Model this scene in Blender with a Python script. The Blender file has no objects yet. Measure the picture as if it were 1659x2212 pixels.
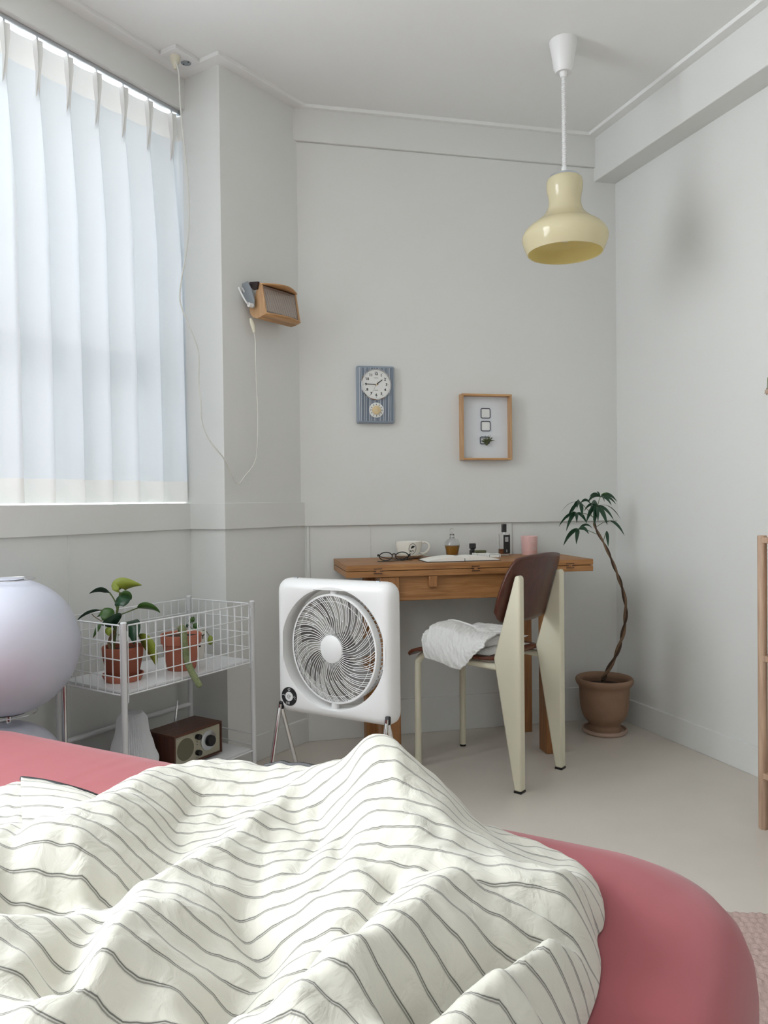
import bpy, bmesh, math, random
import numpy as np
from mathutils import Vector, Matrix, noise

random.seed(7)
SC = bpy.context.scene
COL = SC.collection

# ------------------------------------------------------------------ camera
FPX, IMW, IMH = 1661.0, 1659.0, 2212.0
CAM_H = 1.0
PITCH = math.atan(23.0 / FPX)
ROLL = math.radians(0.65)
cam_data = bpy.data.cameras.new('camera')
cam_data.sensor_fit = 'HORIZONTAL'
cam_data.sensor_width = 36.0
cam_data.lens = 36.0 * FPX / IMW
cam_data.clip_start = 0.02
cam = bpy.data.objects.new('camera', cam_data)
COL.objects.link(cam)
CAMR = Matrix.Rotation(math.pi / 2 - PITCH, 3, 'X') @ Matrix.Rotation(-ROLL, 3, 'Z')
CAMC = Vector((0, 0, CAM_H))
cam.matrix_world = Matrix.Translation(CAMC) @ CAMR.to_4x4()
SC.camera = cam

# ------------------------------------------------------------------ world, window daylight, exposure
world = bpy.data.worlds.new('world')
SC.world = world
world.use_nodes = True
_bg = world.node_tree.nodes['Background']
_bg.inputs['Color'].default_value = (0.915, 0.963, 1.0, 1)
_bg.inputs['Strength'].default_value = 11.5
SC.view_settings.view_transform = 'Standard'
SC.view_settings.look = 'None'
SC.view_settings.gamma = 1.0
SC.view_settings.use_curve_mapping = False
SC.view_settings.exposure = 0.27
SC.cycles.max_bounces = 7
SC.cycles.diffuse_bounces = 4
SC.cycles.glossy_bounces = 3
SC.cycles.transmission_bounces = 7
SC.cycles.transparent_max_bounces = 8
SC.cycles.use_adaptive_sampling = True
SC.cycles.adaptive_threshold = 0.04
SC.cycles.sample_clamp_indirect = 6.0
SC.cycles.use_denoising = True

# room plan (metres, camera above the origin, looking along +Y)
def V2(x, y): return Vector((x, y, 0))
EL = Vector((0.538, 0.843, 0)).normalized()      # along the window wall, away from the camera
NL = Vector((EL.y, -EL.x, 0))                    # out of the window wall into the room
IL = V2(-0.742, 2.950)                           # window wall meets the pillar
PE = V2(-0.590, 2.853)                           # pillar edge
CH = V2(-0.331, 3.206)                           # slanted wall meets the back wall
RC = V2(1.059, 3.514)                            # back wall meets the right wall
ER = Vector((0.33, -0.944, 0)).normalized()      # along the right wall, towards the camera
NR = Vector((-ER.y, ER.x, 0)) * -1               # into the room
EB = (RC - CH).normalized()
NB = Vector((EB.y, -EB.x, 0))
EC = (CH - PE).normalized()
NC = Vector((EC.y, -EC.x, 0))
CEIL = 2.63
SILL = 1.0
HEAD = 2.50
WIN_S = -3.3  # opening runs on out of view; that bare stretch is added to light the room

# daylight portal in the window opening
_pl = bpy.data.lights.new('window_daylight', 'AREA')
_pl.shape = 'RECTANGLE'
_pl.size = -WIN_S
_pl.size_y = HEAD - SILL
_pl.cycles.is_portal = True
_po = bpy.data.objects.new('window_daylight', _pl)
COL.objects.link(_po)
_pc = IL + EL * (WIN_S / 2) - NL * 0.19 + Vector((0, 0, (HEAD + SILL) / 2))
_m = Matrix((-EL, Vector((0, 0, 1)), -NL)).transposed().to_4x4()
_po.matrix_world = Matrix.Translation(_pc) @ _m

# ------------------------------------------------------------------ measuring helpers
def ray(px, py):
    return CAMR @ Vector(((px - IMW / 2) / FPX, -(py - IMH / 2) / FPX, -1))
def onz(px, py, z):
    d = ray(px, py); return CAMC + d * ((z - CAM_H) / d.z)
def ony(px, py, Y):
    d = ray(px, py); return CAMC + d * (Y / d.y)
def onplane(px, py, p0, n):
    d = ray(px, py); return CAMC + d * ((p0 - CAMC).dot(n) / d.dot(n))

# ------------------------------------------------------------------ materials
def nodes_of(name):
    m = bpy.data.materials.new(name); m.use_nodes = True
    nt = m.node_tree
    return m, nt, nt.nodes['Principled BSDF']
def srgb(r, g, b):
    f = lambda c: ((c / 255 + 0.055) / 1.055) ** 2.4 if c > 10 else c / 255 / 12.92
    return (f(r), f(g), f(b), 1)
def mat(name, col, rough=0.5, metal=0.0, var=0.0, vscale=8.0, bump=0.0, bscale=60.0, spec=None, trans=0.0, ior=1.45, coat=0.0):
    m, nt, p = nodes_of(name)
    p.inputs['Base Color'].default_value = col
    p.inputs['Roughness'].default_value = rough
    p.inputs['Metallic'].default_value = metal
    if spec is not None: p.inputs['Specular IOR Level'].default_value = spec
    if trans: p.inputs['Transmission Weight'].default_value = trans; p.inputs['IOR'].default_value = ior
    if coat: p.inputs['Coat Weight'].default_value = coat; p.inputs['Coat Roughness'].default_value = 0.1
    if var or bump:
        tc = nt.nodes.new('ShaderNodeTexCoord')
    if var:
        n = nt.nodes.new('ShaderNodeTexNoise'); n.inputs['Scale'].default_value = vscale; n.inputs['Detail'].default_value = 4
        nt.links.new(tc.outputs['Object'], n.inputs['Vector'])
        mx = nt.nodes.new('ShaderNodeMix'); mx.data_type = 'RGBA'
        mx.inputs[6].default_value = tuple(c * (1 - var) for c in col[:3]) + (1,)
        mx.inputs[7].default_value = tuple(min(1, c * (1 + var)) for c in col[:3]) + (1,)
        nt.links.new(n.outputs['Fac'], mx.inputs[0]); nt.links.new(mx.outputs[2], p.inputs['Base Color'])
    if bump:
        n2 = nt.nodes.new('ShaderNodeTexNoise'); n2.inputs['Scale'].default_value = bscale; n2.inputs['Detail'].default_value = 3
        nt.links.new(tc.outputs['Object'], n2.inputs['Vector'])
        b = nt.nodes.new('ShaderNodeBump'); b.inputs['Strength'].default_value = bump; b.inputs['Distance'].default_value = 0.003
        nt.links.new(n2.outputs['Fac'], b.inputs['Height']); nt.links.new(b.outputs['Normal'], p.inputs['Normal'])
    return m
def wood(name, c1, c2, axis='X', scale=9.0, rough=0.5, stretch=14.0):
    m, nt, p = nodes_of(name)
    tc = nt.nodes.new('ShaderNodeTexCoord'); mp = nt.nodes.new('ShaderNodeMapping')
    s = [stretch] * 3; s['XYZ'.index(axis)] = 1.0
    mp.inputs['Scale'].default_value = s
    nt.links.new(tc.outputs['Object'], mp.inputs['Vector'])
    n = nt.nodes.new('ShaderNodeTexNoise'); n.inputs['Scale'].default_value = scale; n.inputs['Detail'].default_value = 6; n.inputs['Distortion'].default_value = 0.6
    nt.links.new(mp.outputs['Vector'], n.inputs['Vector'])
    r = nt.nodes.new('ShaderNodeValToRGB')
    r.color_ramp.elements[0].position = 0.32; r.color_ramp.elements[0].color = c1
    r.color_ramp.elements[1].position = 0.68; r.color_ramp.elements[1].color = c2
    nt.links.new(n.outputs['Fac'], r.inputs['Fac']); nt.links.new(r.outputs['Color'], p.inputs['Base Color'])
    b = nt.nodes.new('ShaderNodeBump'); b.inputs['Strength'].default_value = 0.15; b.inputs['Distance'].default_value = 0.001
    nt.links.new(n.outputs['Fac'], b.inputs['Height']); nt.links.new(b.outputs['Normal'], p.inputs['Normal'])
    p.inputs['Roughness'].default_value = rough
    return m

M = {}
M['wall'] = mat('wall_paint', (0.745, 0.75, 0.724, 1), 0.85, var=0.012, vscale=3, bump=0.06, bscale=260)
M['ceil'] = mat('ceiling_paint', (0.85, 0.855, 0.835, 1), 0.9, var=0.01, vscale=2, bump=0.05, bscale=200)
M['floor'] = mat('floor_linoleum', (0.66, 0.61, 0.545, 1), 0.38, var=0.05, vscale=7, bump=0.05, bscale=120, spec=0.35)
M['white'] = mat('white_plastic', (0.82, 0.82, 0.81, 1), 0.35)
M['whitem'] = mat('white_powder_coated_metal', (0.80, 0.81, 0.82, 1), 0.35)
M['chrome'] = mat('chrome', (0.75, 0.75, 0.76, 1), 0.12, 1.0)
M['alu'] = mat('brushed_aluminium', (0.60, 0.63, 0.66, 1), 0.35, 1.0)
M['black'] = mat('black_plastic', (0.012, 0.012, 0.013, 1), 0.4)
M['ink'] = mat('black_print', (0.01, 0.01, 0.01, 1), 0.7)
M['print_white'] = mat('white_print', (0.7, 0.7, 0.7, 1), 0.6)
M['grey_print'] = mat('grey_print', (0.25, 0.25, 0.25, 1), 0.7)
M['oakx'] = wood('oiled_oak', srgb(141, 94, 52), srgb(176, 127, 78), 'X', 7, 0.45)
M['oaky'] = wood('oiled_oak_cross', srgb(141, 94, 52), srgb(172, 122, 74), 'Y', 7, 0.45)
M['oakz'] = wood('oiled_oak_upright', srgb(134, 88, 49), srgb(168, 118, 71), 'Z', 7, 0.45)
M['walnut'] = wood('walnut_ply', srgb(70, 36, 26), srgb(92, 50, 36), 'Z', 6, 0.3)
M['walnut_seat'] = wood('walnut_seat_ply', srgb(82, 40, 24), srgb(108, 58, 36), 'Y', 6, 0.3)
M['walnut_x'] = wood('walnut_veneer', srgb(66, 37, 25), srgb(104, 62, 43), 'X', 7, 0.4)
M['beech'] = wood('pale_beech', srgb(183, 136, 88), srgb(206, 162, 112), 'X', 5, 0.5)
M['beechz'] = wood('pale_beech_upright', srgb(178, 138, 98), srgb(201, 163, 122), 'Z', 6, 0.5)
M['ash'] = wood('washed_oak', srgb(164, 134, 112), srgb(196, 167, 142), 'Z', 6, 0.55)
M['cream_metal'] = mat('cream_lacquered_steel', srgb(226, 221, 198), 0.4)
M['terra'] = mat('terracotta', srgb(150, 84, 62), 0.8, var=0.10, vscale=14, bump=0.15, bscale=90)
M['terra_pale'] = mat('pale_terracotta', srgb(186, 112, 90), 0.8, var=0.08, vscale=14, bump=0.1)
M['clay'] = mat('aged_clay', srgb(150, 120, 98), 0.9, var=0.18, vscale=11, bump=0.3, bscale=70)
M['clay_pale'] = mat('pale_clay', srgb(190, 165, 148), 0.85, var=0.08)
M['soil'] = mat('soil', srgb(52, 36, 28), 0.95, var=0.4, vscale=60, bump=0.8, bscale=120)
M['leaf'] = mat('dark_green_leaf', srgb(28, 62, 38), 0.35, var=0.25, vscale=20)
M['leaf2'] = mat('mid_green_leaf', srgb(58, 92, 34), 0.4, var=0.25, vscale=20)
M['leafy'] = mat('yellow_green_leaf', srgb(132, 144, 48), 0.45, var=0.2, vscale=18)
M['stem'] = mat('green_stem', srgb(88, 104, 52), 0.5, var=0.2)
M['bark'] = mat('twisted_bark', srgb(120, 96, 74), 0.85, var=0.35, vscale=40, bump=0.5, bscale=140)
M['barkd'] = mat('dark_twisted_bark', srgb(74, 56, 44), 0.85, var=0.35, vscale=40, bump=0.5, bscale=140)
M['cactus'] = mat('woolly_cactus', srgb(128, 136, 96), 0.9, var=0.35, vscale=160, bump=1.0, bscale=320)
M['wool'] = mat('cactus_wool', srgb(196, 190, 164), 0.95, var=0.2, vscale=150, bump=1.0, bscale=200)
M['towel'] = mat('white_gauze', (0.86, 0.86, 0.84, 1), 0.9)
def opal_glass(name, col, rough, mixf):
    m = mat(name, col, rough, coat=0.5); nt = m.node_tree
    t = nt.nodes.new('ShaderNodeBsdfTranslucent'); t.inputs['Color'].default_value = col
    mx = nt.nodes.new('ShaderNodeMixShader'); mx.inputs[0].default_value = mixf
    nt.links.new(nt.nodes['Principled BSDF'].outputs[0], mx.inputs[1]); nt.links.new(t.outputs[0], mx.inputs[2])
    nt.links.new(mx.outputs[0], nt.nodes['Material Output'].inputs['Surface'])
    return m
M['pendant'] = opal_glass('cream_opal_glass', srgb(248, 242, 212), 0.1, 0.45)
M['pendant_in'] = opal_glass('yellowed_inner_glass', srgb(248, 234, 180), 0.3, 0.6)
M['opal'] = mat('opal_globe', srgb(205, 207, 220), 0.28)
M['blue_case'] = mat('grey_blue_plastic', srgb(148, 160, 173), 0.4)
M['blue_dark'] = mat('slate_blue_ridge', srgb(108, 121, 138), 0.45)
M['blue_light'] = mat('pale_blue_ridge', srgb(206, 212, 218), 0.45)
M['dial'] = mat('clock_dial', srgb(232, 233, 230), 0.6)
M['knob_cream'] = mat('cream_knob', srgb(224, 203, 160), 0.4)
M['ceramic'] = mat('ivory_ceramic', srgb(236, 232, 222), 0.2)
M['pink_glass'] = mat('pink_frosted_glass', srgb(224, 184, 180), 0.4)
M['glass'] = mat('clear_glass', (1, 1, 1, 1), 0.02, trans=1.0, ior=1.45)
M['amber'] = mat('amber_liquid', srgb(226, 158, 66), 0.05, trans=0.45, ior=1.34)
M['amber2'] = mat('copper_liquid', srgb(178, 104, 50), 0.05, trans=0.6, ior=1.34)
M['olive'] = mat('olive_tin', srgb(78, 80, 50), 0.45)
M['paper'] = mat('paper', srgb(238, 236, 228), 0.8, var=0.02)
M['cover'] = mat('black_cover', srgb(24, 24, 26), 0.6)
M['box_white'] = mat('white_carton', srgb(232, 233, 230), 0.6)
M['lens'] = mat('spectacle_lens', (1, 1, 1, 1), 0.0, trans=1.0, ior=1.02)
M['rug'] = mat('pink_knitted_wool', srgb(190, 166, 158), 0.95, var=0.12, vscale=60, bump=0.8, bscale=240)
M['lampgrey'] = mat('grey_metal', srgb(150, 157, 163), 0.4, 0.3)
M['dark_inner'] = mat('dark_brown_inner', srgb(48, 34, 32), 0.5)
M['radio_face'] = mat('beige_radio_panel', srgb(176, 172, 150), 0.45)
M['speaker'] = mat('olive_speaker_mesh', srgb(112, 108, 88), 0.7, var=0.1, vscale=300, bump=0.5, bscale=900)
M['cordw'] = mat('white_cord', srgb(214, 214, 206), 0.5)
M['cream_plug'] = mat('cream_plug', srgb(222, 218, 198), 0.5)
M['red_print'] = mat('red_print', srgb(140, 26, 30), 0.6)
M['airplant'] = mat('air_plant_green', srgb(84, 92, 58), 0.7, var=0.3, vscale=60)
M['blade'] = mat('grey_fan_blade', srgb(112, 108, 104), 0.5)
M['mount'] = mat('white_mount_board', srgb(222, 226, 230), 0.7)

# pink fitted sheet: colour with soft creases in the relief
def make_sheet():
    m, nt, p = nodes_of('dusty_pink_cotton')
    p.inputs['Base Color'].default_value = srgb(162, 76, 82)
    p.inputs['Roughness'].default_value = 0.85
    p.inputs['Sheen Weight'].default_value = 0.25
    tc = nt.nodes.new('ShaderNodeTexCoord'); mp = nt.nodes.new('ShaderNodeMapping')
    mp.inputs['Scale'].default_value = (2.2, 1.0, 1.0)
    nt.links.new(tc.outputs['Object'], mp.inputs['Vector'])
    n = nt.nodes.new('ShaderNodeTexNoise'); n.inputs['Scale'].default_value = 2.2; n.inputs['Detail'].default_value = 2; n.inputs['Distortion'].default_value = 0.6
    nt.links.new(mp.outputs['Vector'], n.inputs['Vector'])
    b = nt.nodes.new('ShaderNodeBump'); b.inputs['Strength'].default_value = 0.3; b.inputs['Distance'].default_value = 0.03
    nt.links.new(n.outputs['Fac'], b.inputs['Height']); nt.links.new(b.outputs['Normal'], p.inputs['Normal'])
    return m
M['sheet'] = make_sheet()

# striped duvet cotton: stripes printed along the cloth's own coordinate (uv.y in stripe periods)
def make_duvet_mat():
    m, nt, p = nodes_of('cream_cotton_with_double_pinstripes')
    L = nt.links.new
    uv = nt.nodes.new('ShaderNodeUVMap'); uv.uv_map = 'cloth'
    sep = nt.nodes.new('ShaderNodeSeparateXYZ'); L(uv.outputs['UV'], sep.inputs[0])
    def math_(op, a, b=None):
        n = nt.nodes.new('ShaderNodeMath'); n.operation = op
        for i, v in enumerate((a, b)):
            if v is None: continue
            if isinstance(v, (int, float)): n.inputs[i].default_value = v
            else: L(v, n.inputs[i])
        return n.outputs[0]
    fr = math_('FRACT', sep.outputs['Y'])
    def line(c, w):
        d = math_('ABSOLUTE', math_('SUBTRACT', fr, c))
        n = nt.nodes.new('ShaderNodeMapRange'); n.inputs['From Min'].default_value = w * 0.6; n.inputs['From Max'].default_value = w * 1.3
        n.inputs['To Min'].default_value = 1; n.inputs['To Max'].default_value = 0
        L(d, n.inputs['Value']); return n.outputs[0]
    a = math_('MAXIMUM', line(0.46, 0.024), math_('MULTIPLY', line(0.535, 0.026), 0.8))
    a = math_('MAXIMUM', a, math_('MULTIPLY', line(0.5, 0.085), 0.30))
    mx = nt.nodes.new('ShaderNodeMix'); mx.data_type = 'RGBA'
    mx.inputs[6].default_value = (0.675, 0.655, 0.575, 1); mx.inputs[7].default_value = (0.15, 0.145, 0.13, 1)
    L(a, mx.inputs[0]); L(mx.outputs[2], p.inputs['Base Color'])
    p.inputs['Roughness'].default_value = 0.9
    p.inputs['Sheen Weight'].default_value = 0.2
    tc = nt.nodes.new('ShaderNodeTexCoord')
    n = nt.nodes.new('ShaderNodeTexNoise'); n.inputs['Scale'].default_value = 26; n.inputs['Detail'].default_value = 4; n.inputs['Distortion'].default_value = 1.2
    L(tc.outputs['Object'], n.inputs['Vector'])
    b = nt.nodes.new('ShaderNodeBump'); b.inputs['Strength'].default_value = 0.55; b.inputs['Distance'].default_value = 0.008
    L(n.outputs['Fac'], b.inputs['Height']); L(b.outputs['Normal'], p.inputs['Normal'])
    return m
M['duvet'] = make_duvet_mat()

# gauze towel with crinkle relief
def make_gauze():
    m, nt, p = nodes_of('crinkled_white_gauze')
    p.inputs['Base Color'].default_value = (0.86, 0.86, 0.84, 1); p.inputs['Roughness'].default_value = 0.95
    tc = nt.nodes.new('ShaderNodeTexCoord')
    mp = nt.nodes.new('ShaderNodeMapping'); mp.inputs['Rotation'].default_value = (0, 0.5, 0.4); mp.inputs['Scale'].default_value = (1, 5, 3)
    nt.links.new(tc.outputs['Object'], mp.inputs['Vector'])
    n = nt.nodes.new('ShaderNodeTexNoise'); n.inputs['Scale'].default_value = 34; n.inputs['Detail'].default_value = 3; n.inputs['Distortion'].default_value = 0.4
    nt.links.new(mp.outputs['Vector'], n.inputs['Vector'])
    b = nt.nodes.new('ShaderNodeBump'); b.inputs['Strength'].default_value = 0.8; b.inputs['Distance'].default_value = 0.004
    nt.links.new(n.outputs['Fac'], b.inputs['Height']); nt.links.new(b.outputs['Normal'], p.inputs['Normal'])
    return m
M['gauze'] = make_gauze()

# curtain cloth: diffuse, light passing through it, and some straight see-through
def make_sheer(name, col, transp, transl):
    m = bpy.data.materials.new(name); m.use_nodes = True
    nt = m.node_tree; nt.nodes.clear(); L = nt.links.new
    out = nt.nodes.new('ShaderNodeOutputMaterial')
    d = nt.nodes.new('ShaderNodeBsdfDiffuse'); d.inputs['Color'].default_value = col
    t = nt.nodes.new('ShaderNodeBsdfTranslucent'); t.inputs['Color'].default_value = col
    tr = nt.nodes.new('ShaderNodeBsdfTransparent'); tr.inputs['Color'].default_value = (1, 1, 1, 1)
    m1 = nt.nodes.new('ShaderNodeMixShader'); m1.inputs[0].default_value = transl
    L(d.outputs[0], m1.inputs[1]); L(t.outputs[0], m1.inputs[2])
    m2 = nt.nodes.new('ShaderNodeMixShader'); m2.inputs[0].default_value = transp
    L(m1.outputs[0], m2.inputs[1]); L(tr.outputs[0], m2.inputs[2])
    L(m2.outputs[0], out.inputs['Surface'])
    return m
M['sheer'] = make_sheer('sheer_white_voile', (0.86, 0.91, 0.95, 1), 0.006, 0.018)
M['hem'] = make_sheer('doubled_ivory_voile', (0.86, 0.86, 0.84, 1), 0.0, 0.038)
M['pane'] = make_sheer('window_pane', (0.9, 0.95, 1, 1), 0.92, 0.6)

# ------------------------------------------------------------------ mesh helpers
class MB:
    def __init__(s): s.v = []; s.f = []
    def add(s, verts, faces, mtx=None):
        o = len(s.v)
        for p in verts:
            p = Vector(p)
            s.v.append(tuple(mtx @ p) if mtx is not None else tuple(p))
        s.f += [tuple(i + o for i in f) for f in faces]
        return s
    def box(s, x0, x1, y0, y1, z0, z1, mtx=None):
        return s.add([(x0, y0, z0), (x1, y0, z0), (x1, y1, z0), (x0, y1, z0), (x0, y0, z1), (x1, y0, z1), (x1, y1, z1), (x0, y1, z1)],
                     [(3, 2, 1, 0), (4, 5, 6, 7), (0, 1, 5, 4), (1, 2, 6, 5), (2, 3, 7, 6), (3, 0, 4, 7)], mtx)
    def prism(s, poly, z0, z1, mtx=None):
        n = len(poly)
        vs = [(p[0], p[1], z0) for p in poly] + [(p[0], p[1], z1) for p in poly]
        fs = [tuple(range(n - 1, -1, -1)), tuple(range(n, 2 * n))] + [(i, (i + 1) % n, n + (i + 1) % n, n + i) for i in range(n)]
        return s.add(vs, fs, mtx)
    def loft(s, rings, cap0=True, cap1=True, closed=True, mtx=None):
        n = len(rings[0]); vs = [p for r in rings for p in r]; fs = []
        for k in range(len(rings) - 1):
            for i in range(n if closed else n - 1):
                j = (i + 1) % n
                fs.append((k * n + i, k * n + j, (k + 1) * n + j, (k + 1) * n + i))
        if cap0: fs.append(tuple(range(n - 1, -1, -1)))
        if cap1: fs.append(tuple(range((len(rings) - 1) * n, len(rings) * n)))
        return s.add(vs, fs, mtx)
    def lathe(s, prof, seg=32, mtx=None, cap=True):
        rings = [[(r * math.cos(2 * math.pi * i / seg), r * math.sin(2 * math.pi * i / seg), z) for i in range(seg)] for r, z in prof]
        return s.loft(rings, cap, cap, True, mtx)
    def tube(s, pts, r, seg=8, closed=False, mtx=None):
        pts = [Vector(p) for p in pts]; n = len(pts)
        rs = r if isinstance(r, (list, tuple)) else [r] * n
        rings = []; up = None
        for i, p in enumerate(pts):
            a = pts[i - 1] if (i > 0 or closed) else p
            b = pts[(i + 1) % n] if (i < n - 1 or closed) else p
            t = (b - a)
            t = t.normalized() if t.length > 1e-9 else Vector((0, 0, 1))
            if up is None:
                up = Vector((0, 0, 1)) if abs(t.z) < 0.9 else Vector((1, 0, 0))
            x = t.cross(up)
            if x.length < 1e-6: x = t.cross(Vector((0, 1, 0)))
            x.normalize(); y = x.cross(t).normalized(); up = y
            rings.append([p + (x * math.cos(2 * math.pi * k / seg) + y * math.sin(2 * math.pi * k / seg)) * rs[i] for k in range(seg)])
        if closed:
            rings.append(rings[0]); return s.loft(rings, False, False, True, mtx)
        return s.loft(rings, True, True, True, mtx)
    def sphere(s, c, r, seg=16, rings=10, mtx=None, sz=1.0):
        prof = [(max(1e-4, r * math.sin(math.pi * k / rings)), c[2] - r * sz * math.cos(math.pi * k / rings)) for k in range(rings + 1)]
        return s.lathe(prof, seg, (mtx if mtx is not None else Matrix()) @ Matrix.Translation((c[0], c[1], 0)))
    def mesh(s, name):
        me = bpy.data.meshes.new(name); me.from_pydata(s.v, [], s.f); me.validate(); return me
    def build(s, name, m, parent=None, smooth=True, angle=38, bevel=0.0, solid=0.0, sub=0, loc=None):
        return put(name, s.mesh(name), m, parent, smooth, angle, bevel, solid, sub, loc)
def put(name, me, m, parent=None, smooth=True, angle=38, bevel=0.0, solid=0.0, sub=0, loc=None):
    me.materials.clear()
    if m is not None: me.materials.append(m)
    bm = bmesh.new(); bm.from_mesh(me); bmesh.ops.recalc_face_normals(bm, faces=bm.faces); bm.to_mesh(me); bm.free()
    if smooth:
        me.polygons.foreach_set('use_smooth', [True] * len(me.polygons))
        me.set_sharp_from_angle(angle=math.radians(angle))
    o = bpy.data.objects.new(name, me); COL.objects.link(o)
    if parent is not None: o.parent = parent
    if loc is not None: o.location = loc
    if solid:
        md = o.modifiers.new('thickness', 'SOLIDIFY'); md.thickness = solid; md.offset = 0
    if sub:
        md = o.modifiers.new('smooth', 'SUBSURF'); md.levels = sub; md.render_levels = sub
    if bevel:
        md = o.modifiers.new('edge', 'BEVEL'); md.width = bevel; md.segments = 2; md.limit_method = 'ANGLE'; md.angle_limit = math.radians(40)
    return o
def inst(name, src, parent, mtx):
    o = src.copy(); o.name = name; COL.objects.link(o); o.parent = parent; o.matrix_basis = mtx
    return o
def thing(name, label, cat, loc=(0, 0, 0), rz=0.0, group=None):
    o = bpy.data.objects.new(name, None); COL.objects.link(o)
    o.empty_display_size = 0.05; o.location = loc; o.rotation_euler = (0, 0, rz)
    return tag(o, label, cat, group)
def tag(o, label, cat, group=None):
    o['label'] = label; o['category'] = cat
    if group: o['group'] = group
    return o
def struct(o, label=None):
    o['kind'] = 'structure'
    if label: o['label'] = label
    return o
def text_mesh(txt, size, depth=0.0004, bold=0.0, ax='CENTER'):
    cu = bpy.data.curves.new('lettering', 'FONT'); cu.body = txt; cu.size = size; cu.extrude = depth; cu.offset = bold
    cu.align_x = ax; cu.align_y = 'CENTER'; cu.resolution_u = 3
    ob = bpy.data.objects.new('lettering', cu); COL.objects.link(ob)
    bpy.context.view_layer.update()
    me = bpy.data.meshes.new_from_object(ob.evaluated_get(bpy.context.evaluated_depsgraph_get()))
    bpy.data.objects.remove(ob); bpy.data.curves.remove(cu)
    return me
RX90 = Matrix.Rotation(math.pi / 2, 4, 'X')
def T(x, y, z): return Matrix.Translation((x, y, z))
def bez(p, n=12):
    """smooth polyline through the points (Catmull-Rom)"""
    p = [Vector(q) for q in p]; out = []
    for i in range(len(p) - 1):
        a = p[i - 1] if i > 0 else p[i] * 2 - p[i + 1]; b = p[i]; c = p[i + 1]; d = p[i + 2] if i + 2 < len(p) else c * 2 - b
        for k in range(n):
            t = k / n
            out.append(0.5 * ((2 * b) + (c - a) * t + (2 * a - 5 * b + 4 * c - d) * t * t + (3 * b - a - 3 * c + d) * t ** 3))
    out.append(p[-1]); return out
def rrect(w, h, r, n=6, cx=0, cy=0):
    """rounded rectangle outline, counter-clockwise"""
    pts = []
    for sx, sy, a0 in ((1, 1, 0), (-1, 1, 90), (-1, -1, 180), (1, -1, 270)):
        for k in range(n + 1):
            a = math.radians(a0 + 90 * k / n)
            pts.append((cx + sx * (w / 2 - r) + r * math.cos(a), cy + sy * (h / 2 - r) + r * math.sin(a)))
    return pts
def leaf_mb(base, ctrl, tip, width, fold=0.15, side=None, rows=10, wpow=0.9):
    """one blade along a quadratic curve"""
    base, ctrl, tip = Vector(base), Vector(ctrl), Vector(tip)
    mb = MB(); vs = []; fs = []
    for i in range(rows + 1):
        t = i / rows
        p = base * (1 - t) ** 2 + ctrl * 2 * t * (1 - t) + tip * t * t
        tg = ((ctrl - base) * (1 - t) + (tip - ctrl) * t)
        tg = tg.normalized() if tg.length > 1e-9 else Vector((0, 0, -1))
        sd = Vector(side) if side is not None else tg.cross(Vector((0, 0, 1)))
        if sd.length < 1e-3: sd = Vector((1, 0, 0))
        sd = (sd - tg * sd.dot(tg)).normalized()
        nn = sd.cross(tg)
        w = width * 0.5 * (math.sin(math.pi * min(1, max(0.02, t)) ** wpow) ** 0.8)
        w = max(w, width * 0.02)
        vs += [p - sd * w + nn * w * fold, p, p + sd * w + nn * w * fold]
    for i in range(rows):
        a = i * 3
        fs += [(a, a + 1, a + 4, a + 3), (a + 1, a + 2, a + 5, a + 4)]
    return mb.add(vs, fs)

# ================================================================== the room
def P3(p, off=Vector((0, 0, 0))): q = p + off; return (q.x, q.y)
L_END = IL + EL * -4.9
R_END = RC + ER * 5.0
TH = 0.2
out_poly = [P3(L_END - NL * 0.4), P3(IL - NL * 0.4), P3(IL - NL * 0.4 + EL * 0.5), P3(RC + EB * 0.3 - NB * 0.3), P3(R_END - NR * 0.3), ]
out_poly = [P3(L_END - NL * 0.3 - V2(0, 0.3)), P3(IL - NL * 0.3 + EL * 0.6), P3(RC - NB * 0.25 + EB * 0.25), P3(R_END - NR * 0.25 - V2(0, 0.3))]
struct(MB().prism(out_poly, -0.12, 0.0).build('floor', M['floor'], smooth=False), 'pale beige linoleum floor')
struct(MB().prism(out_poly, CEIL, CEIL + 0.12).build('ceiling', M['ceil'], smooth=False), 'white painted ceiling')

# window wall: below the sill, above the opening, and beside it behind the camera
def strip(a, b, n, t0, t1):   # plan quad along a->b between offsets t0 and t1 along n
    return [P3(a + n * t0), P3(b + n * t0), P3(b + n * t1), P3(a + n * t1)]
wl = MB()
wl.prism(strip(L_END, IL, NL, 0, -TH), 0, SILL)
wl.prism(strip(L_END, IL, NL, 0, -TH), HEAD, CEIL)
wl.prism(strip(L_END, IL + EL * WIN_S, NL, 0, -TH), SILL, HEAD)
struct(wl.build('wall_left', M['wall'], smooth=False), 'white window wall with sill and boxed beam')
# pillar and slanted wall in one block
pil = [P3(IL - NL * TH), P3(IL), P3(PE), P3(CH), P3(CH - NB * 0.3 - EB * 0.05), P3(IL - NL * TH + EL * 0.5)]
struct(MB().prism(pil, 0, CEIL).build('wall_pillar', M['wall'], smooth=False), 'white pillar with slanted wall beside it')
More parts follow.
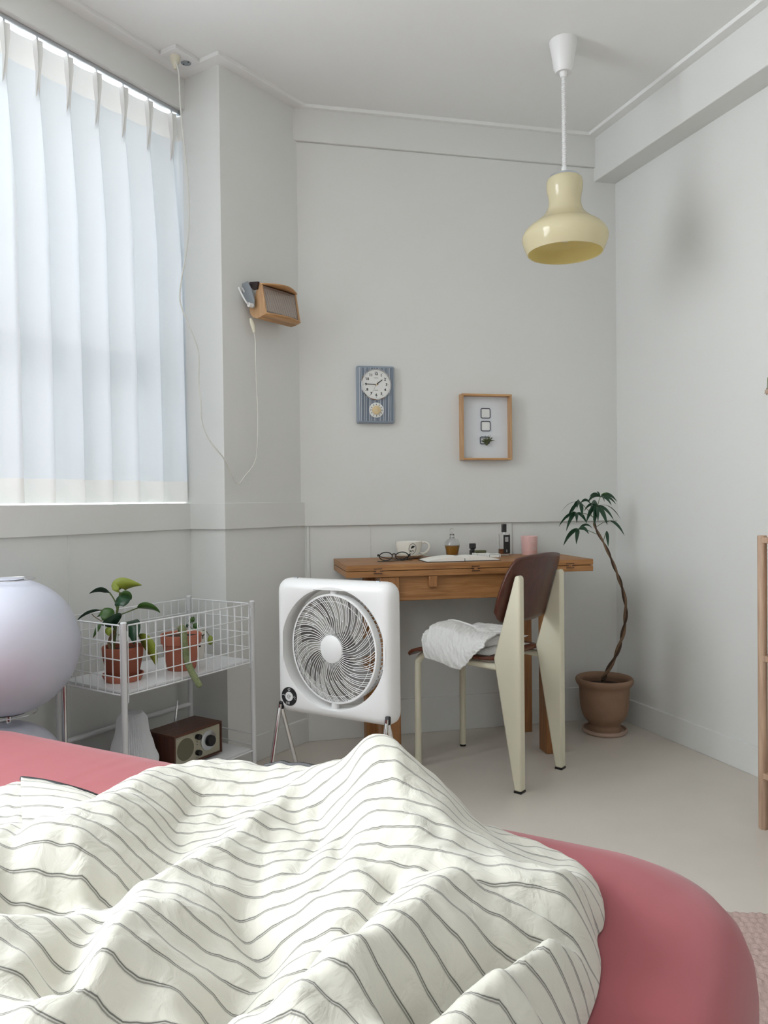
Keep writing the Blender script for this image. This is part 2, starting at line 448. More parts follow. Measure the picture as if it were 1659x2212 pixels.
# back wall: lower boards behind, upper panel proud, top band proud again
wb = MB().prism(strip(CH - EB * 0.3, RC + EB * 0.3, NB, 0, -0.2), 0, CEIL)
wall_back = struct(wb.build('wall_back', M['wall'], smooth=False), 'white back wall in stepped panels')
MB().prism(strip(CH - EB * 0.02, RC + EB * 0.02, NB, 0.014, -0.01), 0.90, 2.487).build('panel', M['wall'], wall_back, smooth=False, bevel=0.003)
MB().prism(strip(CH - EB * 0.036, RC + EB * 0.02, NB, 0.026, -0.01), 2.487, CEIL).build('panel', M['wall'], wall_back, smooth=False, bevel=0.003)
for sx, w, t in ((0.006, 0.012, 0.007), (0.275, 0.004, 0.0025), (0.895, 0.022, 0.004)):
    MB().prism(strip(CH + EB * sx, CH + EB * (sx + w), NB, t, -0.01), 0.0, 0.90).build('batten', M['wall'], wall_back, smooth=False, bevel=0.001)
# board seam beside the pillar on the window wall
wl_b = MB().prism(strip(IL - EL * 0.535, IL - EL * 0.529, NL, 0.002, -0.01), 0.0, 0.90)
wl_b.build('batten', M['wall'], bpy.data.objects['wall_left'], smooth=False)
# right wall and its beam, rear wall
struct(MB().prism(strip(RC - ER * 0.3, R_END, NR, 0, -0.2), 0, CEIL).build('wall_right', M['wall'], smooth=False), 'white right wall')
struct(MB().prism(strip(L_END, R_END, Vector((0, -1, 0)), 0, 0.2), 0, CEIL).build('wall_rear', M['wall'], smooth=False), 'white wall behind the bed')
struct(MB().prism(strip(RC - ER * 0.1, R_END, NR, 0.105, -0.05), 2.425, CEIL).build('trim_1', M['wall'], smooth=False, bevel=0.003), 'white boxed beam along the right wall')
# band at sill height on the pillar, the slanted wall and the window wall
def offset_chain(pts, ns, t):
    """offset an open chain of plan points by t along the segment normals, mitred"""
    res = []
    for i, p in enumerate(pts):
        if i == 0: res.append(p + ns[0] * t)
        elif i == len(pts) - 1: res.append(p + ns[-1] * t)
        else:
            b = (ns[i - 1] + ns[i]); res.append(p + b * (t / max(0.2, b.dot(ns[i]))))
    return res
NP = -EL
chain = [L_END, IL, PE, CH]; nrm = [NL, NP, NC]
def ring_strip(t0, t1, z0, z1, name, m, label, pts=chain, ns=nrm, bevel=0.002):
    a = offset_chain(pts, ns, t1); b = offset_chain(pts, ns, t0)
    mb = MB(); k = len(pts)
    vs = [(q.x, q.y, z) for q in a for z in (z0, z1)] + [(q.x, q.y, z) for q in b for z in (z0, z1)]
    fs = []
    for i in range(k - 1):
        p, q = 2 * i, 2 * i + 2
        P, Q = 2 * k + 2 * i, 2 * k + 2 * i + 2
        fs += [(p, q, q + 1, p + 1), (p + 1, q + 1, Q + 1, P + 1), (P, p, q, Q)[::-1], (P, P + 1, Q + 1, Q)]
    fs += [(0, 1, 2 * k + 1, 2 * k), (2 * k - 2, 4 * k - 2, 4 * k - 1, 2 * k - 1)]
    mb.add(vs, fs)
    return struct(mb.build(name, m, smooth=False, bevel=bevel), label)
ring_strip(-0.005, 0.010, 0.902, 1.001, 'trim_2', M['wall'], 'white sill band wrapping window wall and pillar')
# ceiling moulding all around
ring_strip(-0.002, 0.046, CEIL - 0.014, CEIL + 0.002, 'trim_3', M['ceil'], 'ceiling moulding over window wall, pillar and back wall', [L_END, IL, PE, CH, RC], [NL, NP, NC, NB])
struct(MB().prism(strip(RC, R_END, NR, 0.147, 0.0), CEIL - 0.0142, CEIL + 0.002).build('trim_4', M['ceil'], smooth=False, bevel=0.002), 'ceiling moulding over the right beam')
# baseboards
struct(MB().prism(strip(CH + EB * 0.004, RC, NB, 0.010, -0.01), 0, 0.15).build('baseboard_back', M['wall'], smooth=False, bevel=0.002), 'white baseboard on the back wall')
struct(MB().prism(strip(RC, R_END, NR, 0.010, -0.01), 0, 0.105).build('baseboard_right', M['wall'], smooth=False, bevel=0.002), 'white baseboard on the right wall')
ring_strip(-0.005, 0.009, 0.0, 0.10, 'baseboard_left', M['wall'], 'white baseboard on window wall and pillar')

# window: frame, transom, mullions and panes in the recess
win = bpy.data.objects.new('window_1', None); COL.objects.link(win); struct(win, 'white framed window, curtained at its far end, unseen near stretch left bare to light the room')
def wq(s0, s1, z0, z1, t0, t1, name, m):
    return MB().prism(strip(IL + EL * s0, IL + EL * s1, NL, t0, t1), z0, z1).build(name, m, win, smooth=False)
wq(WIN_S, 0, SILL, SILL + 0.05, -0.13, -0.18, 'window_frame', M['white'])
wq(WIN_S, 0, HEAD - 0.05, HEAD, -0.13, -0.18, 'window_frame', M['white'])
wq(WIN_S, 0, 1.44, 1.56, -0.125, -0.18, 'transom', M['white'])
for s0 in (WIN_S, -2.6, -1.8, -1.02, -0.05):
    wq(s0, s0 + 0.05, SILL + 0.05, HEAD - 0.05, -0.132, -0.178, 'mullion', M['white'])
for s0 in (-0.42, -2.2):
    wq(s0, s0 + 0.07, SILL + 0.05, 1.44, -0.12, -0.17, 'mullion', M['white'])
for s0, s1 in ((-3.25, -2.6), (-2.55, -1.8), (-1.75, -1.02), (-0.97, -0.05)):
    for z0, z1 in ((SILL + 0.05, 1.44), (1.56, HEAD - 0.05)):
        wq(s0, s1, z0, z1, -0.153, -0.157, 'pane', M['pane'])

# ================================================================== curtain
PLEAT = 0.111
s_first = -0.035
pleats = [s_first - PLEAT * k for k in range(11)]  # cloth stops just out of view so the uncurtained glass beyond brightens the room
S_MIN = pleats[-1] - 0.02
def cpos(s, off, z):
    q = IL + EL * s + NL * off; return (q.x, q.y, z)
Z_TOP, Z_HEAD, Z_HEM, Z_BOT = 2.478, 2.385, 1.085, 1.006
jit = [random.uniform(-1, 1) for _ in range(60)]
def curtain_point(k, q, z):
    """k = pleat panel index (rightmost 0), q in 0..1 from right pleat to left pleat"""
    sr = pleats[k] if k >= 0 else 0.0
    w = PLEAT
    t = min(1, max(0, (Z_HEAD - z) / 0.45))               # 0 in the heading, 1 in the loose fall
    g = min(1, max(0, (Z_HEAD - z) / (Z_HEAD - Z_BOT)))
    pk = abs(2 * q - 1) ** 2.2                              # 1 at the pleats
    amp = 0.012 + 0.020 * t + 0.010 * g
    off = -0.048 + amp * pk + 0.006 * t * jit[k + 2] * math.sin(math.pi * q)
    # fold leans to the left so that each panel laps over the next
    lean = 0.020 * t * (0.7 + 0.3 * jit[k + 7]) * (max(0, 1 - q * 6) - 0.0)
    s = sr - w * q + lean * 0.8 + 0.012 * g * (1 - (k / 11.0))
    if q > 0.999 or q < 0.001: off += 0.004 * t
    s = min(s, -0.004)
    return cpos(s, off, z)
cur = thing('sheer_curtain', 'white sheer pinch-pleated curtain hanging across the far end of the window', 'curtain', (0, 0, 0))
QS = [0, 0.03, 0.07, 0.12, 0.2, 0.32, 0.45, 0.6, 0.74, 0.86, 0.94]
def curtain_sheet(zs):
    mb = MB(); rows = []
    for z in zs:
        rows.append([cpos(-0.002, -0.012, z), cpos(-0.006, -0.030, z), cpos(-0.018, -0.044, z)] + [curtain_point(k, q, z) for k in range(10) for q in QS])
    n = len(rows[0])
    vs = [p for r in rows for p in r]
    fs = [(a * n + b, a * n + b + 1, (a + 1) * n + b + 1, (a + 1) * n + b) for a in range(len(rows) - 1) for b in range(n - 1)]
    return mb.add(vs, fs)
curtain_sheet([Z_HEAD - (Z_HEAD - Z_HEM) * (i / 26) for i in range(27)]).build('sheer_panel', M['sheer'], cur, angle=75)
curtain_sheet([Z_TOP, Z_TOP - 0.03, Z_TOP - 0.06, Z_HEAD]).build('heading_band', M['hem'], cur, angle=75)
curtain_sheet([Z_HEM, Z_HEM - 0.03, Z_BOT + 0.02, Z_BOT]).build('hem_band', M['hem'], cur, angle=75)
# pinch pleats stand out of the heading
for k in range(10):
    s0 = pleats[k]
    mb = MB()
    rings = []
    for z, w, d in ((Z_TOP, 0.012, 0.020), (Z_TOP - 0.045, 0.010, 0.022), (Z_HEAD, 0.005, 0.018), (Z_HEAD - 0.035, 0.006, 0.012), (Z_HEAD - 0.10, 0.008, 0.001)):
        b0 = -0.040
        rings.append([cpos(s0 - w, b0, z), cpos(s0 - w * 0.9, b0 + d, z), cpos(s0, b0 + d * 0.8, z), cpos(s0 + w * 0.9, b0 + d, z), cpos(s0 + w, b0, z)])
    mb.loft(rings, False, False, False)
    mb.build('pinch_pleat', M['hem'], cur, angle=60)
    MB().tube([cpos(s0, -0.036, Z_TOP - 0.01), cpos(s0, -0.036, Z_TOP + 0.014)], 0.004, 6).build('glider', M['white'], cur)
rail = thing('curtain_rail', 'grey aluminium curtain rail under the beam', 'curtain rail')
MB().prism(strip(IL + EL * WIN_S, IL + EL * -0.012, NL, -0.022, -0.048), 2.486, 2.4995).build('track', M['alu'], rail, smooth=False, bevel=0.002)
MB().prism(strip(IL + EL * -0.012, IL + EL * -0.002, NL, -0.019, -0.051), 2.483, 2.4995).build('end_cap', M['lampgrey'], rail, smooth=False, bevel=0.002)

# ================================================================== bed
BZ = 0.47
BU = Vector((math.cos(math.radians(-28)), math.sin(math.radians(-28)), 0))
BV = Vector((BU.y, -BU.x, 0))          # towards the head of the bed
BC = V2(0.512, 1.046) - BV * 0.075 + BU * 0.0                   # foot corner on the right
BEDW, BEDL = 1.80, 2.02
bed = thing('bed', 'double bed with a dusty pink fitted sheet', 'bed', BC - BU * (BEDW / 2) + BV * (BEDL / 2), math.radians(-28))
# local: x along the foot edge, +y towards the foot
mt = MB(); rings = []
for inset, z in ((0.02, 0.17), (0.004, 0.19), (0.0, 0.25), (0.0, 0.37), (0.004, 0.405), (0.014, 0.432), (0.030, 0.452), (0.052, 0.464), (0.085, BZ), (0.14, BZ + 0.001)):
    rings.append([(x, y, z) for x, y in rrect(BEDW - 2 * inset, BEDL - 2 * inset, 0.19 - min(inset, 0.07) * 0.6, 16)])
mt.loft(rings)
mt.build('mattress', M['sheet'], bed, angle=60)
MB().box(-0.86, 0.86, -0.97, 0.97, 0.06, 0.17).build('bed_base', M['ash'], bed, bevel=0.006)
for sx in (-1, 1):
    for sy in (-1, 1):
        MB().lathe([(0.028, 0.0), (0.03, 0.06)], 16, T(sx * 0.76, sy * 0.86, 0)).build('leg', M['ash'], bed)

# ------------------------------------------------------------------ duvet
ctrl = [
 # ridge over the feet
 (838,1608,.135),(868,1680,.13),(915,1735,.115),(925,1790,.11),(935,1845,.10),(770,1630,.118),(700,1648,.09),(660,1668,.06),
 (600,1660,.048),(500,1655,.042),(410,1662,.048),(655,1657,.058),(985,1725,.060),(1038,1776,.028),
 # left ridge
 (338,1680,.07),(270,1718,.085),(190,1757,.09),(140,1805,.09),(42,1822,.085),(-40,1830,.08),
 # valley right of it
 (430,1722,.028),(395,1757,.026),(380,1797,.026),(367,1850,.028),(335,1898,.03),(318,1925,.034),
 # flap and far left
 (60,1698,.05),(130,1706,.05),(200,1727,.045),(110,1770,.05),(0,1745,.04),(10,1790,.05),
 (100,1880,.065),(60,1930,.045),(120,1952,.036),(230,1948,.034),(180,1900,.06),
 (0,1980,.085),(60,1985,.085),(112,2015,.07),(-80,1985,.08),
 # middle diagonal ridge
 (640,1700,.052),(560,1770,.058),(470,1850,.064),(360,1905,.070),(310,1935,.072),
 # slope between it and the feet ridge
 (690,1770,.058),(600,1850,.055),(560,1920,.048),(650,1900,.060),(720,1840,.072),(800,1760,.098),(780,1850,.085),(700,1940,.066),(640,2000,.05),
 (510,1978,.046),(548,2037,.042),(582,2068,.042),(555,2110,.044),(510,2170,.046),(470,2225,.046),
 # lower left ridge
 (370,1935,.088),(290,1967,.1),(262,2010,.105),(228,2050,.105),(198,2109,.1),(165,2151,.096),(120,2215,.09),(400,2050,.070),(450,2130,.055),(380,2180,.068),
 (215,1985,.065),(156,2070,.060),(115,2108,.056),(138,2160,.060),(180,2225,.07),
 (0,2085,.085),(45,2078,.085),(90,2130,.065),(20,2170,.07),
 # long ridge running to the viewer
 (978,1878,.10),(930,1925,.106),(900,1965,.111),(895,2000,.115),(864,2035,.116),(776,2068,.116),(701,2108,.112),(640,2152,.106),(590,2215,.1),
 (850,1902,.088),(800,1972,.088),(740,2030,.086),(660,2085,.07),(610,2120,.055),
 # right part
 (1080,1803,.025),(1100,1850,.052),(1180,1850,.03),(1200,1900,.055),(1275,1925,.06),(1100,1930,.088),(1200,1970,.072),(1278,1985,.06),(1000,2000,.1),
 (1230,2008,.064),(1168,2035,.068),(1106,2068,.072),(1049,2106,.072),(983,2143,.072),(925,2191,.070),(880,2230,.068),
 (1270,2012,.070),(1216,2037,.090),(1140,2068,.098),(1084,2104,.100),(1040,2141,.100),(1005,2175,.098),(960,2225,.096),
 (1265,2080,.06),(1200,2120,.07),(1150,2170,.068),(1245,2160,.055),(1180,2200,.078),(1120,2230,.07),
]
bound = [(-700,2000,.0),(-420,1800,.0),(-200,1752,.0),(-20,1726,.005),(40,1716,.012),(46,1692,.035),(52,1686,.04),(130,1700,.04),(214,1724,.035),(262,1722,.02),(330,1694,.005),(400,1676,.005),
         (470,1668,.0),(540,1680,.0),(600,1690,.0),(664,1702,.0),(740,1730,.0),(860,1765,.005),(960,1782,.005),(1040,1797,.005),(1085,1802,.01),(1190,1842,.01),(1262,1880,.012),(1296,1910,.015),(1306,1955,.012),
         (1303,1990,.012),(1290,2012,.012),(1298,2060,.012),(1296,2100,.012),(1288,2140,.012),(1264,2205,.012),(1200,2400,.0),(1000,2900,.0),(-200,3000,.0),(-900,2500,.0)]
cw = np.array([tuple(onz(px, py, BZ + h))[:2] + (h,) for px, py, h in ctrl])
bw = np.array([tuple(onz(px, py, BZ + h))[:2] for px, py, h in bound])
# smooth the outline with a closed Catmull-Rom
_b3 = [Vector((b[0], b[1], 0)) for b in bw]
_poly = []
for i in range(len(_b3)):
    a, b, c, d = _b3[i - 1], _b3[i], _b3[(i + 1) % len(_b3)], _b3[(i + 2) % len(_b3)]
    for k in range(6):
        t = k / 6
        _poly.append(0.5 * ((2 * b) + (c - a) * t + (2 * a - 5 * b + 4 * c - d) * t * t + (3 * b - a - 3 * c + d) * t ** 3))
poly = np.array([(p.x, p.y) for p in _poly])
# heights along the outline as soft anchors
anch = np.array([(b[0], b[1], max(0.03, bound[i][2])) for i, b in enumerate(bw) if i not in range(4, 10)])
extra = np.array([(-0.75, 0.75, 0.07), (-0.55, 0.45, 0.075), (-0.2, 0.3, 0.07), (0.1, 0.3, 0.06), (-0.95, 1.1, 0.06)])
pts = np.vstack([cw, anch, extra])
def tps_fit(p):
    n = len(p); d = np.linalg.norm(p[:, None, :2] - p[None, :, :2], axis=2)
    K = np.where(d > 0, d * d * np.log(d + 1e-12), 0) + np.eye(n) * 6e-5
    Pm = np.hstack([np.ones((n, 1)), p[:, :2]])
    A = np.zeros((n + 3, n + 3)); A[:n, :n] = K; A[:n, n:] = Pm; A[n:, :n] = Pm.T
    return np.linalg.solve(A, np.concatenate([p[:, 2], np.zeros(3)]))
coef = tps_fit(pts)
def tps(xy):
    d = np.linalg.norm(xy[:, None, :] - pts[None, :, :2], axis=2)
    K = np.where(d > 0, d * d * np.log(d + 1e-12), 0)
    return K @ coef[:-3] + coef[-3] + xy @ coef[-2:]
ang = math.radians(-9)
ga = np.array([math.cos(ang), math.sin(ang)]); gb = np.array([math.sin(ang), -math.cos(ang)])   # along the stripes / towards the viewer
al, be = poly @ ga, poly @ gb
STEP = 0.006
NA = int((al.max() - al.min()) / STEP) + 3; NBB = int((be.max() - be.min()) / STEP) + 3
A_, B_ = np.meshgrid(al.min() - STEP + np.arange(NA) * STEP, be.min() - STEP + np.arange(NBB) * STEP, indexing='ij')
XY = A_[..., None] * ga + B_[..., None] * gb
flat = XY.reshape(-1, 2)
# inside test and distance to the outline
x, y = flat[:, 0], flat[:, 1]
inside = np.zeros(len(flat), bool); dist = np.full(len(flat), 9.0); near = np.zeros_like(flat)
for i in range(len(poly)):
    p, q = poly[i], poly[(i + 1) % len(poly)]
    c = (p[1] > y) != (q[1] > y)
    with np.errstate(divide='ignore', invalid='ignore'):
        xi = (q[0] - p[0]) * (y - p[1]) / (q[1] - p[1] + 1e-15) + p[0]
    inside ^= c & (x < xi)
    e = q - p; t = np.clip(((flat - p) @ e) / (e @ e + 1e-15), 0, 1)
    pr = p + t[:, None] * e; dd = np.linalg.norm(flat - pr, axis=1)
    m_ = dd < dist; dist[m_] = dd[m_]; near[m_] = pr[m_]
hh = np.concatenate([tps(flat[i:i + 20000]) for i in range(0, len(flat), 20000)])
# creases pressed into the cloth and sharper crests standing out of it
creases = [
 (.030, .013, .022, [(425,1722),(395,1757),(380,1797),(367,1850),(338,1895),(318,1928)]),
 (.062, -.012, .020, [(640,1697),(560,1768),(470,1848),(360,1903),(305,1935)]),
 (.085, .020, .017, [(850,1900),(800,1972),(740,2028),(655,2088),(600,2122)]),
 (.044, .018, .020, [(505,1975),(548,2037),(582,2068),(555,2110),(505,2172),(465,2230)]),
 (.070, .022, .017, [(1285,2000),(1230,2008),(1168,2035),(1106,2068),(1049,2106),(983,2143),(925,2191),(870,2235)]),
 (.058, .016, .018, [(225,1975),(156,2070),(115,2108),(138,2160),(160,2215)]),
 (.040, .013, .018, [(20,1968),(110,1960),(190,1942),(290,1938)]),
 (.082, .011, .011, [(930,1902),(1040,1925),(1170,1950),(1285,1968)]),
 (.060, .007, .012, [(690,1760),(700,1800),(650,1880)]),
 (.075, .007, .012, [(745,1800),(735,1850),(690,1905)]),
 (.050, .008, .014, [(105,1765),(60,1800),(30,1860),(20,1930)]),
 (.105, -.010, .020, [(370,1932),(290,1966),(262,2010),(228,2050),(198,2109),(165,2151)]),
 (.115, -.010, .022, [(978,1878),(930,1925),(900,1965),(864,2035),(776,2068),(701,2108),(640,2152)]),
]
for ch_, cd_, cw_, pl_ in creases:
    pp_ = np.array([tuple(onz(a_, b_, BZ + ch_))[:2] for a_, b_ in pl_])
    dmin = np.full(len(flat), 9.0)
    for a_, b_ in zip(pp_[:-1], pp_[1:]):
        e_ = b_ - a_; t_ = np.clip(((flat - a_) @ e_) / (e_ @ e_), 0, 1)
        dmin = np.minimum(dmin, np.linalg.norm(flat - (a_ + t_[:, None] * e_), axis=1))
    hh -= cd_ * np.exp(-(dmin / cw_) ** 2)
hh = np.clip(hh, 0.014, 0.17)
# quilted puckers and small wrinkles, running mostly across the stripes
def wr(p):
    v = Vector((p[0] * 9, p[1] * 9, 0)); v2 = Vector((p[0] * 26 + p[1] * 6, p[1] * 12, 3.0)); v3 = Vector((p[0] * 40, p[1] * 34, 7.0))
    return 0.006 * noise.noise(v) + 0.0072 * noise.noise(v2) + 0.0036 * noise.noise(v3)
hw = np.array([wr(p) if inside[i] else 0.0 for i, p in enumerate(flat)])
tt = np.clip(dist / 0.045, 0, 1)
prof = np.sqrt(1 - (1 - tt) ** 2)
z = BZ + 0.004 + (hh + hw) * prof
z = np.where(inside, z, BZ + 0.004)
# the lifted flap keeps its height at the edge
Z = z.reshape(NA, NBB)
IN = inside.reshape(NA, NBB)
arc = np.zeros_like(Z)
arc[:, 1:] = np.cumsum(np.sqrt(STEP ** 2 + np.diff(Z, axis=1) ** 2), axis=1)
plan = B_ - B_[0, 0]
STRIPE = 0.0335
phase = (plan + 0.45 * (arc - plan - (arc - plan).mean())) / STRIPE
ok = IN.copy()
face_ok = IN[:-1, :-1] | IN[1:, :-1] | IN[:-1, 1:] | IN[1:, 1:]
F = np.argwhere(face_ok)
idx = -np.ones(NA * NBB, int)
ids = np.unique(np.concatenate([F[:, 0] * NBB + F[:, 1], (F[:, 0] + 1) * NBB + F[:, 1], (F[:, 0] + 1) * NBB + F[:, 1] + 1, F[:, 0] * NBB + F[:, 1] + 1]))
idx[ids] = np.arange(len(ids))
xyv = np.where(inside[ids][:, None], flat[ids], near[ids])
vv = np.column_stack([xyv, z[ids]])
ff = np.column_stack([idx[F[:, 0] * NBB + F[:, 1]], idx[F[:, 0] * NBB + F[:, 1] + 1], idx[(F[:, 0] + 1) * NBB + F[:, 1] + 1], idx[(F[:, 0] + 1) * NBB + F[:, 1]]])
dme = bpy.data.meshes.new('duvet'); dme.from_pydata([tuple(v) for v in vv], [], [tuple(int(k) for k in f) for f in ff])
ul = dme.uv_layers.new(name='cloth')
ph = phase.reshape(-1)[ids]; aa = A_.reshape(-1)[ids]
li = np.empty(len(dme.loops), int); dme.loops.foreach_get('vertex_index', li)
ul.data.foreach_set('uv', np.column_stack([aa[li], ph[li]]).astype(np.float32).ravel())
dme.polygons.foreach_set('use_smooth', [True] * len(dme.polygons))
duvet = bpy.data.objects.new('duvet', dme); COL.objects.link(duvet); dme.materials.append(M['duvet'])
if dme.polygons[len(dme.polygons) // 2].normal.z < 0: dme.flip_normals()
tag(duvet, 'rumpled cream duvet with thin black pinstripes lying on the pink bed', 'duvet')
# black piped edge along the far hem, lying on the edge roll of the cloth
def surf_z(p):
    a_ = int(round((p.x * ga[0] + p.y * ga[1] - A_[0, 0]) / STEP)); b_ = int(round((p.x * gb[0] + p.y * gb[1] - B_[0, 0]) / STEP))
    return Z[min(max(a_, 0), NA - 1), min(max(b_, 0), NBB - 1)]
cen = Vector((float(poly[:, 0].mean()), float(poly[:, 1].mean()), 0))
def piping(i0, i1, inset):
    P = []
    for i in range(i0 * 6, i1 * 6 + 1, 2):
        p = Vector((poly[i % len(poly)][0], poly[i % len(poly)][1], 0))
        nx_ = Vector((poly[(i + 1) % len(poly)][0], poly[(i + 1) % len(poly)][1], 0)) - p
        nrm_ = Vector((-nx_.y, nx_.x, 0)).normalized()
        if nrm_.dot(cen - p) < 0: nrm_ = -nrm_
        pin = p + nrm_ * inset
        P.append(Vector((pin.x, pin.y, surf_z(pin) + 0.001)))
    return MB().tube(bez(P, 3), 0.0038, 6).build('black_piping', M['black'], duvet)
# turned-up corner of the duvet at the far left, with its black edge
ft = bez([onz(a_, b_, BZ + c_) for a_, b_, c_ in ((45,1681,.062),(90,1687,.062),(130,1696,.060),(180,1710,.052),(226,1728,.042))], 6)
fm = bez([onz(a_, b_, BZ + c_) for a_, b_, c_ in ((46,1735,.072),(95,1728,.078),(138,1728,.080),(182,1732,.076),(228,1736,.060))], 6)
fb = bez([onz(a_, b_, BZ + c_) for a_, b_, c_ in ((52,1806,.066),(100,1790,.070),(140,1778,.074),(182,1764,.074),(230,1746,.062))], 6)
cvs = []; cfs = []; cuv = []
NV_ = 10
for i, (p_, q_, r_) in enumerate(zip(ft, fm, fb)):
    for k in range(NV_ + 1):
        t = k / NV_
        w_ = p_ * ((1 - t) * (1 - 2 * t)) + q_ * (4 * t * (1 - t)) + r_ * (t * (2 * t - 1))
        w_ = w_ + Vector((0, 0, 0.003 * noise.noise(Vector((w_.x * 30, w_.y * 30, 2)))))
        cvs.append(w_); cuv.append((i * 0.01, 0.25 + (w_.x * -0.35 + w_.y * -0.94) / STRIPE))
for i in range(len(ft) - 1):
    for k in range(NV_):
        a_ = i * (NV_ + 1) + k; cfs.append((a_, a_ + 1, a_ + NV_ + 2, a_ + NV_ + 1))
cme = MB().add(cvs, cfs).mesh('turned_corner')
cu_ = cme.uv_layers.new(name='cloth')
for lp_ in cme.loops: cu_.data[lp_.index].uv = cuv[lp_.vertex_index]
put('turned_corner', cme, M['duvet'], duvet, angle=80, solid=0.004)
MB().tube([p_ + Vector((0, 0.002, -0.001)) for p_ in ft], 0.0042, 6).build('black_piping', M['black'], duvet)
piping(14, 16, 0.042)

# ================================================================== rug
rg = MB(); NRx, NRy = 150, 210
vs = []; fs = []
for i in range(NRx + 1):
    for j in range(NRy + 1):
        xx = -0.25 + 0.5 * i / NRx; yy = -1.0 * j / NRy
        row = abs(math.sin(yy * math.pi / 0.022))
        hgt = 0.007 + 0.006 * row * (0.7 + 0.3 * math.sin(xx * 330 + (int(-yy / 0.022) % 2) * 1.6)) + 0.002 * noise.noise(Vector((xx * 60, yy * 60, 0)))
        if i in (0, NRx) or j in (0, NRy): hgt = 0.001
        vs.append((xx, yy, hgt))
for i in range(NRx):
    for j in range(NRy):
        a = i * (NRy + 1) + j; fs.append((a, a + 1, a + NRy + 2, a + NRy + 1))
rug = rg.add(vs, fs).build('rug', M['rug'], None, angle=80)
rp = onz(1632, 1971, 0); rug.location = (rp.x - 0.06, rp.y - 0.01, 0.0005); rug.rotation_euler = (0, 0, math.radians(-7))
tag(rug, 'pale pink chunky knitted rug beside the bed', 'rug')

# ================================================================== folding desk
DA = math.radians(11)
desk = thing('folding_desk', 'oak folding desk with hinged double-leaf top against the back wall', 'desk', (-0.142, 2.846, 0), DA)
DW, DD, DZ = 0.985, 0.375, 0.763
MB().box(0, DW, 0, 0.172, DZ - 0.0225, DZ).build('top_board', M['oakx'], desk, bevel=0.002)
MB().box(0, DW, 0.173, DD, DZ - 0.0225, DZ).build('top_board', M['oakx'], desk, bevel=0.002)
MB().box(0, DW, 0.001, DD, DZ - 0.047, DZ - 0.0245).build('folding_leaf', M['oakx'], desk, bevel=0.002)
LEGW = 0.074
for x0, y0 in ((0.129, 0.008), (0.785, 0.008), (0.120, 0.298), (0.770, 0.298)):
    MB().box(x0, x0 + LEGW, y0, y0 + LEGW, 0, DZ - 0.0475).build('leg', M['oakz'], desk, bevel=0.003)
MB().box(0.203, 0.785, 0.022, 0.042, 0.622, DZ - 0.0475).build('apron', M['oakx'], desk, bevel=0.002)
MB().box(0.194, 0.770, 0.335, 0.352, 0.622, DZ - 0.0475).build('apron', M['oakx'], desk, bevel=0.002)
for x0 in (0.160, 0.805):
    MB().box(x0, x0 + 0.02, 0.082, 0.298, 0.622, DZ - 0.0475).build('side_apron', M['oaky'], desk, bevel=0.002)
MB().box(0.316, 0.350, 0.002, 0.022, 0.672, DZ - 0.0475).build('leaf_support', M['oakz'], desk, bevel=0.003)
for hx in (0.119, 0.500, 0.887):
    h = MB()
    h.box(hx - 0.016, hx + 0.016, -0.0016, 0.002, DZ - 0.0165, DZ - 0.014)
    h.box(hx - 0.016, hx + 0.016, -0.0016, 0.002, DZ - 0.0335, DZ - 0.031)
    hg = MB().box(hx - 0.015, hx + 0.015, -0.0012, 0.002, DZ - 0.031, DZ - 0.0165).build('hinge', M['oakz'], desk)
    h.build('hinge_slot', M['dark_inner'], hg)
    MB().box(hx - 0.016, hx - 0.007, -0.0017, 0.0021, DZ - 0.0255, DZ - 0.022).build('hinge_slot', M['dark_inner'], hg)
    MB().box(hx + 0.007, hx + 0.016, -0.0017, 0.0021, DZ - 0.0255, DZ - 0.022).build('hinge_slot', M['dark_inner'], hg)

# ------------------------------------------------------------------ things on the desk
DO = Vector((-0.142, 2.846, 0)); DX = Vector((math.cos(DA), math.sin(DA), 0)); DYv = Vector((-DX.y, DX.x, 0))
def desk_at(px, yloc, py=1205):
    """point on the desk top at depth yloc from its front edge, seen at picture column px"""
    d = ray(px, py); k = d.x / d.y; b = DO + DYv * yloc
    t = (k * b.y - b.x) / (DX.x - k * DX.y)
    q_ = b + DX * t
    return Vector((q_.x, q_.y, DZ))
def lathe_thing(o, name, prof, m, seg=36, loc=(0, 0, 0), cap=True, **k):
    return MB().lathe(prof, seg, T(*loc), cap).build(name, m, o, **k)
# cup and saucer
c0 = desk_at(883, 0.285)
sauc = thing('saucer', 'ivory saucer under the coffee cup on the desk', 'saucer', c0)
lathe_thing(sauc, 'dish', [(0.0005, 0.002), (0.035, 0.0), (0.042, 0.002), (0.075, 0.0155), (0.0755, 0.017), (0.072, 0.0165), (0.040, 0.0055), (0.0005, 0.005)], M['ceramic'])
cup = thing('coffee_cup', 'ivory coffee cup with black oval portrait emblem on the desk', 'cup', c0 + Vector((0, 0, 0.0056)), math.radians(4))
R = 0.056
lathe_thing(cup, 'bowl', [(0.0005, 0.0), (0.024, 0.0), (0.026, 0.004), (0.040, 0.010), (0.049, 0.024), (0.0535, 0.045), (0.0555, 0.0635), (0.0545, 0.065), (0.0525, 0.063), (0.050, 0.045), (0.045, 0.026), (0.0005, 0.010)], M['ceramic'])
hp = [(0.050, 0, 0.055), (0.066, 0, 0.060), (0.082, 0, 0.052), (0.085, 0, 0.036), (0.074, 0, 0.020), (0.058, 0, 0.013), (0.046, 0, 0.018)]
MB().tube(bez(hp, 6), 0.0045, 8).build('handle', M['ceramic'], cup)
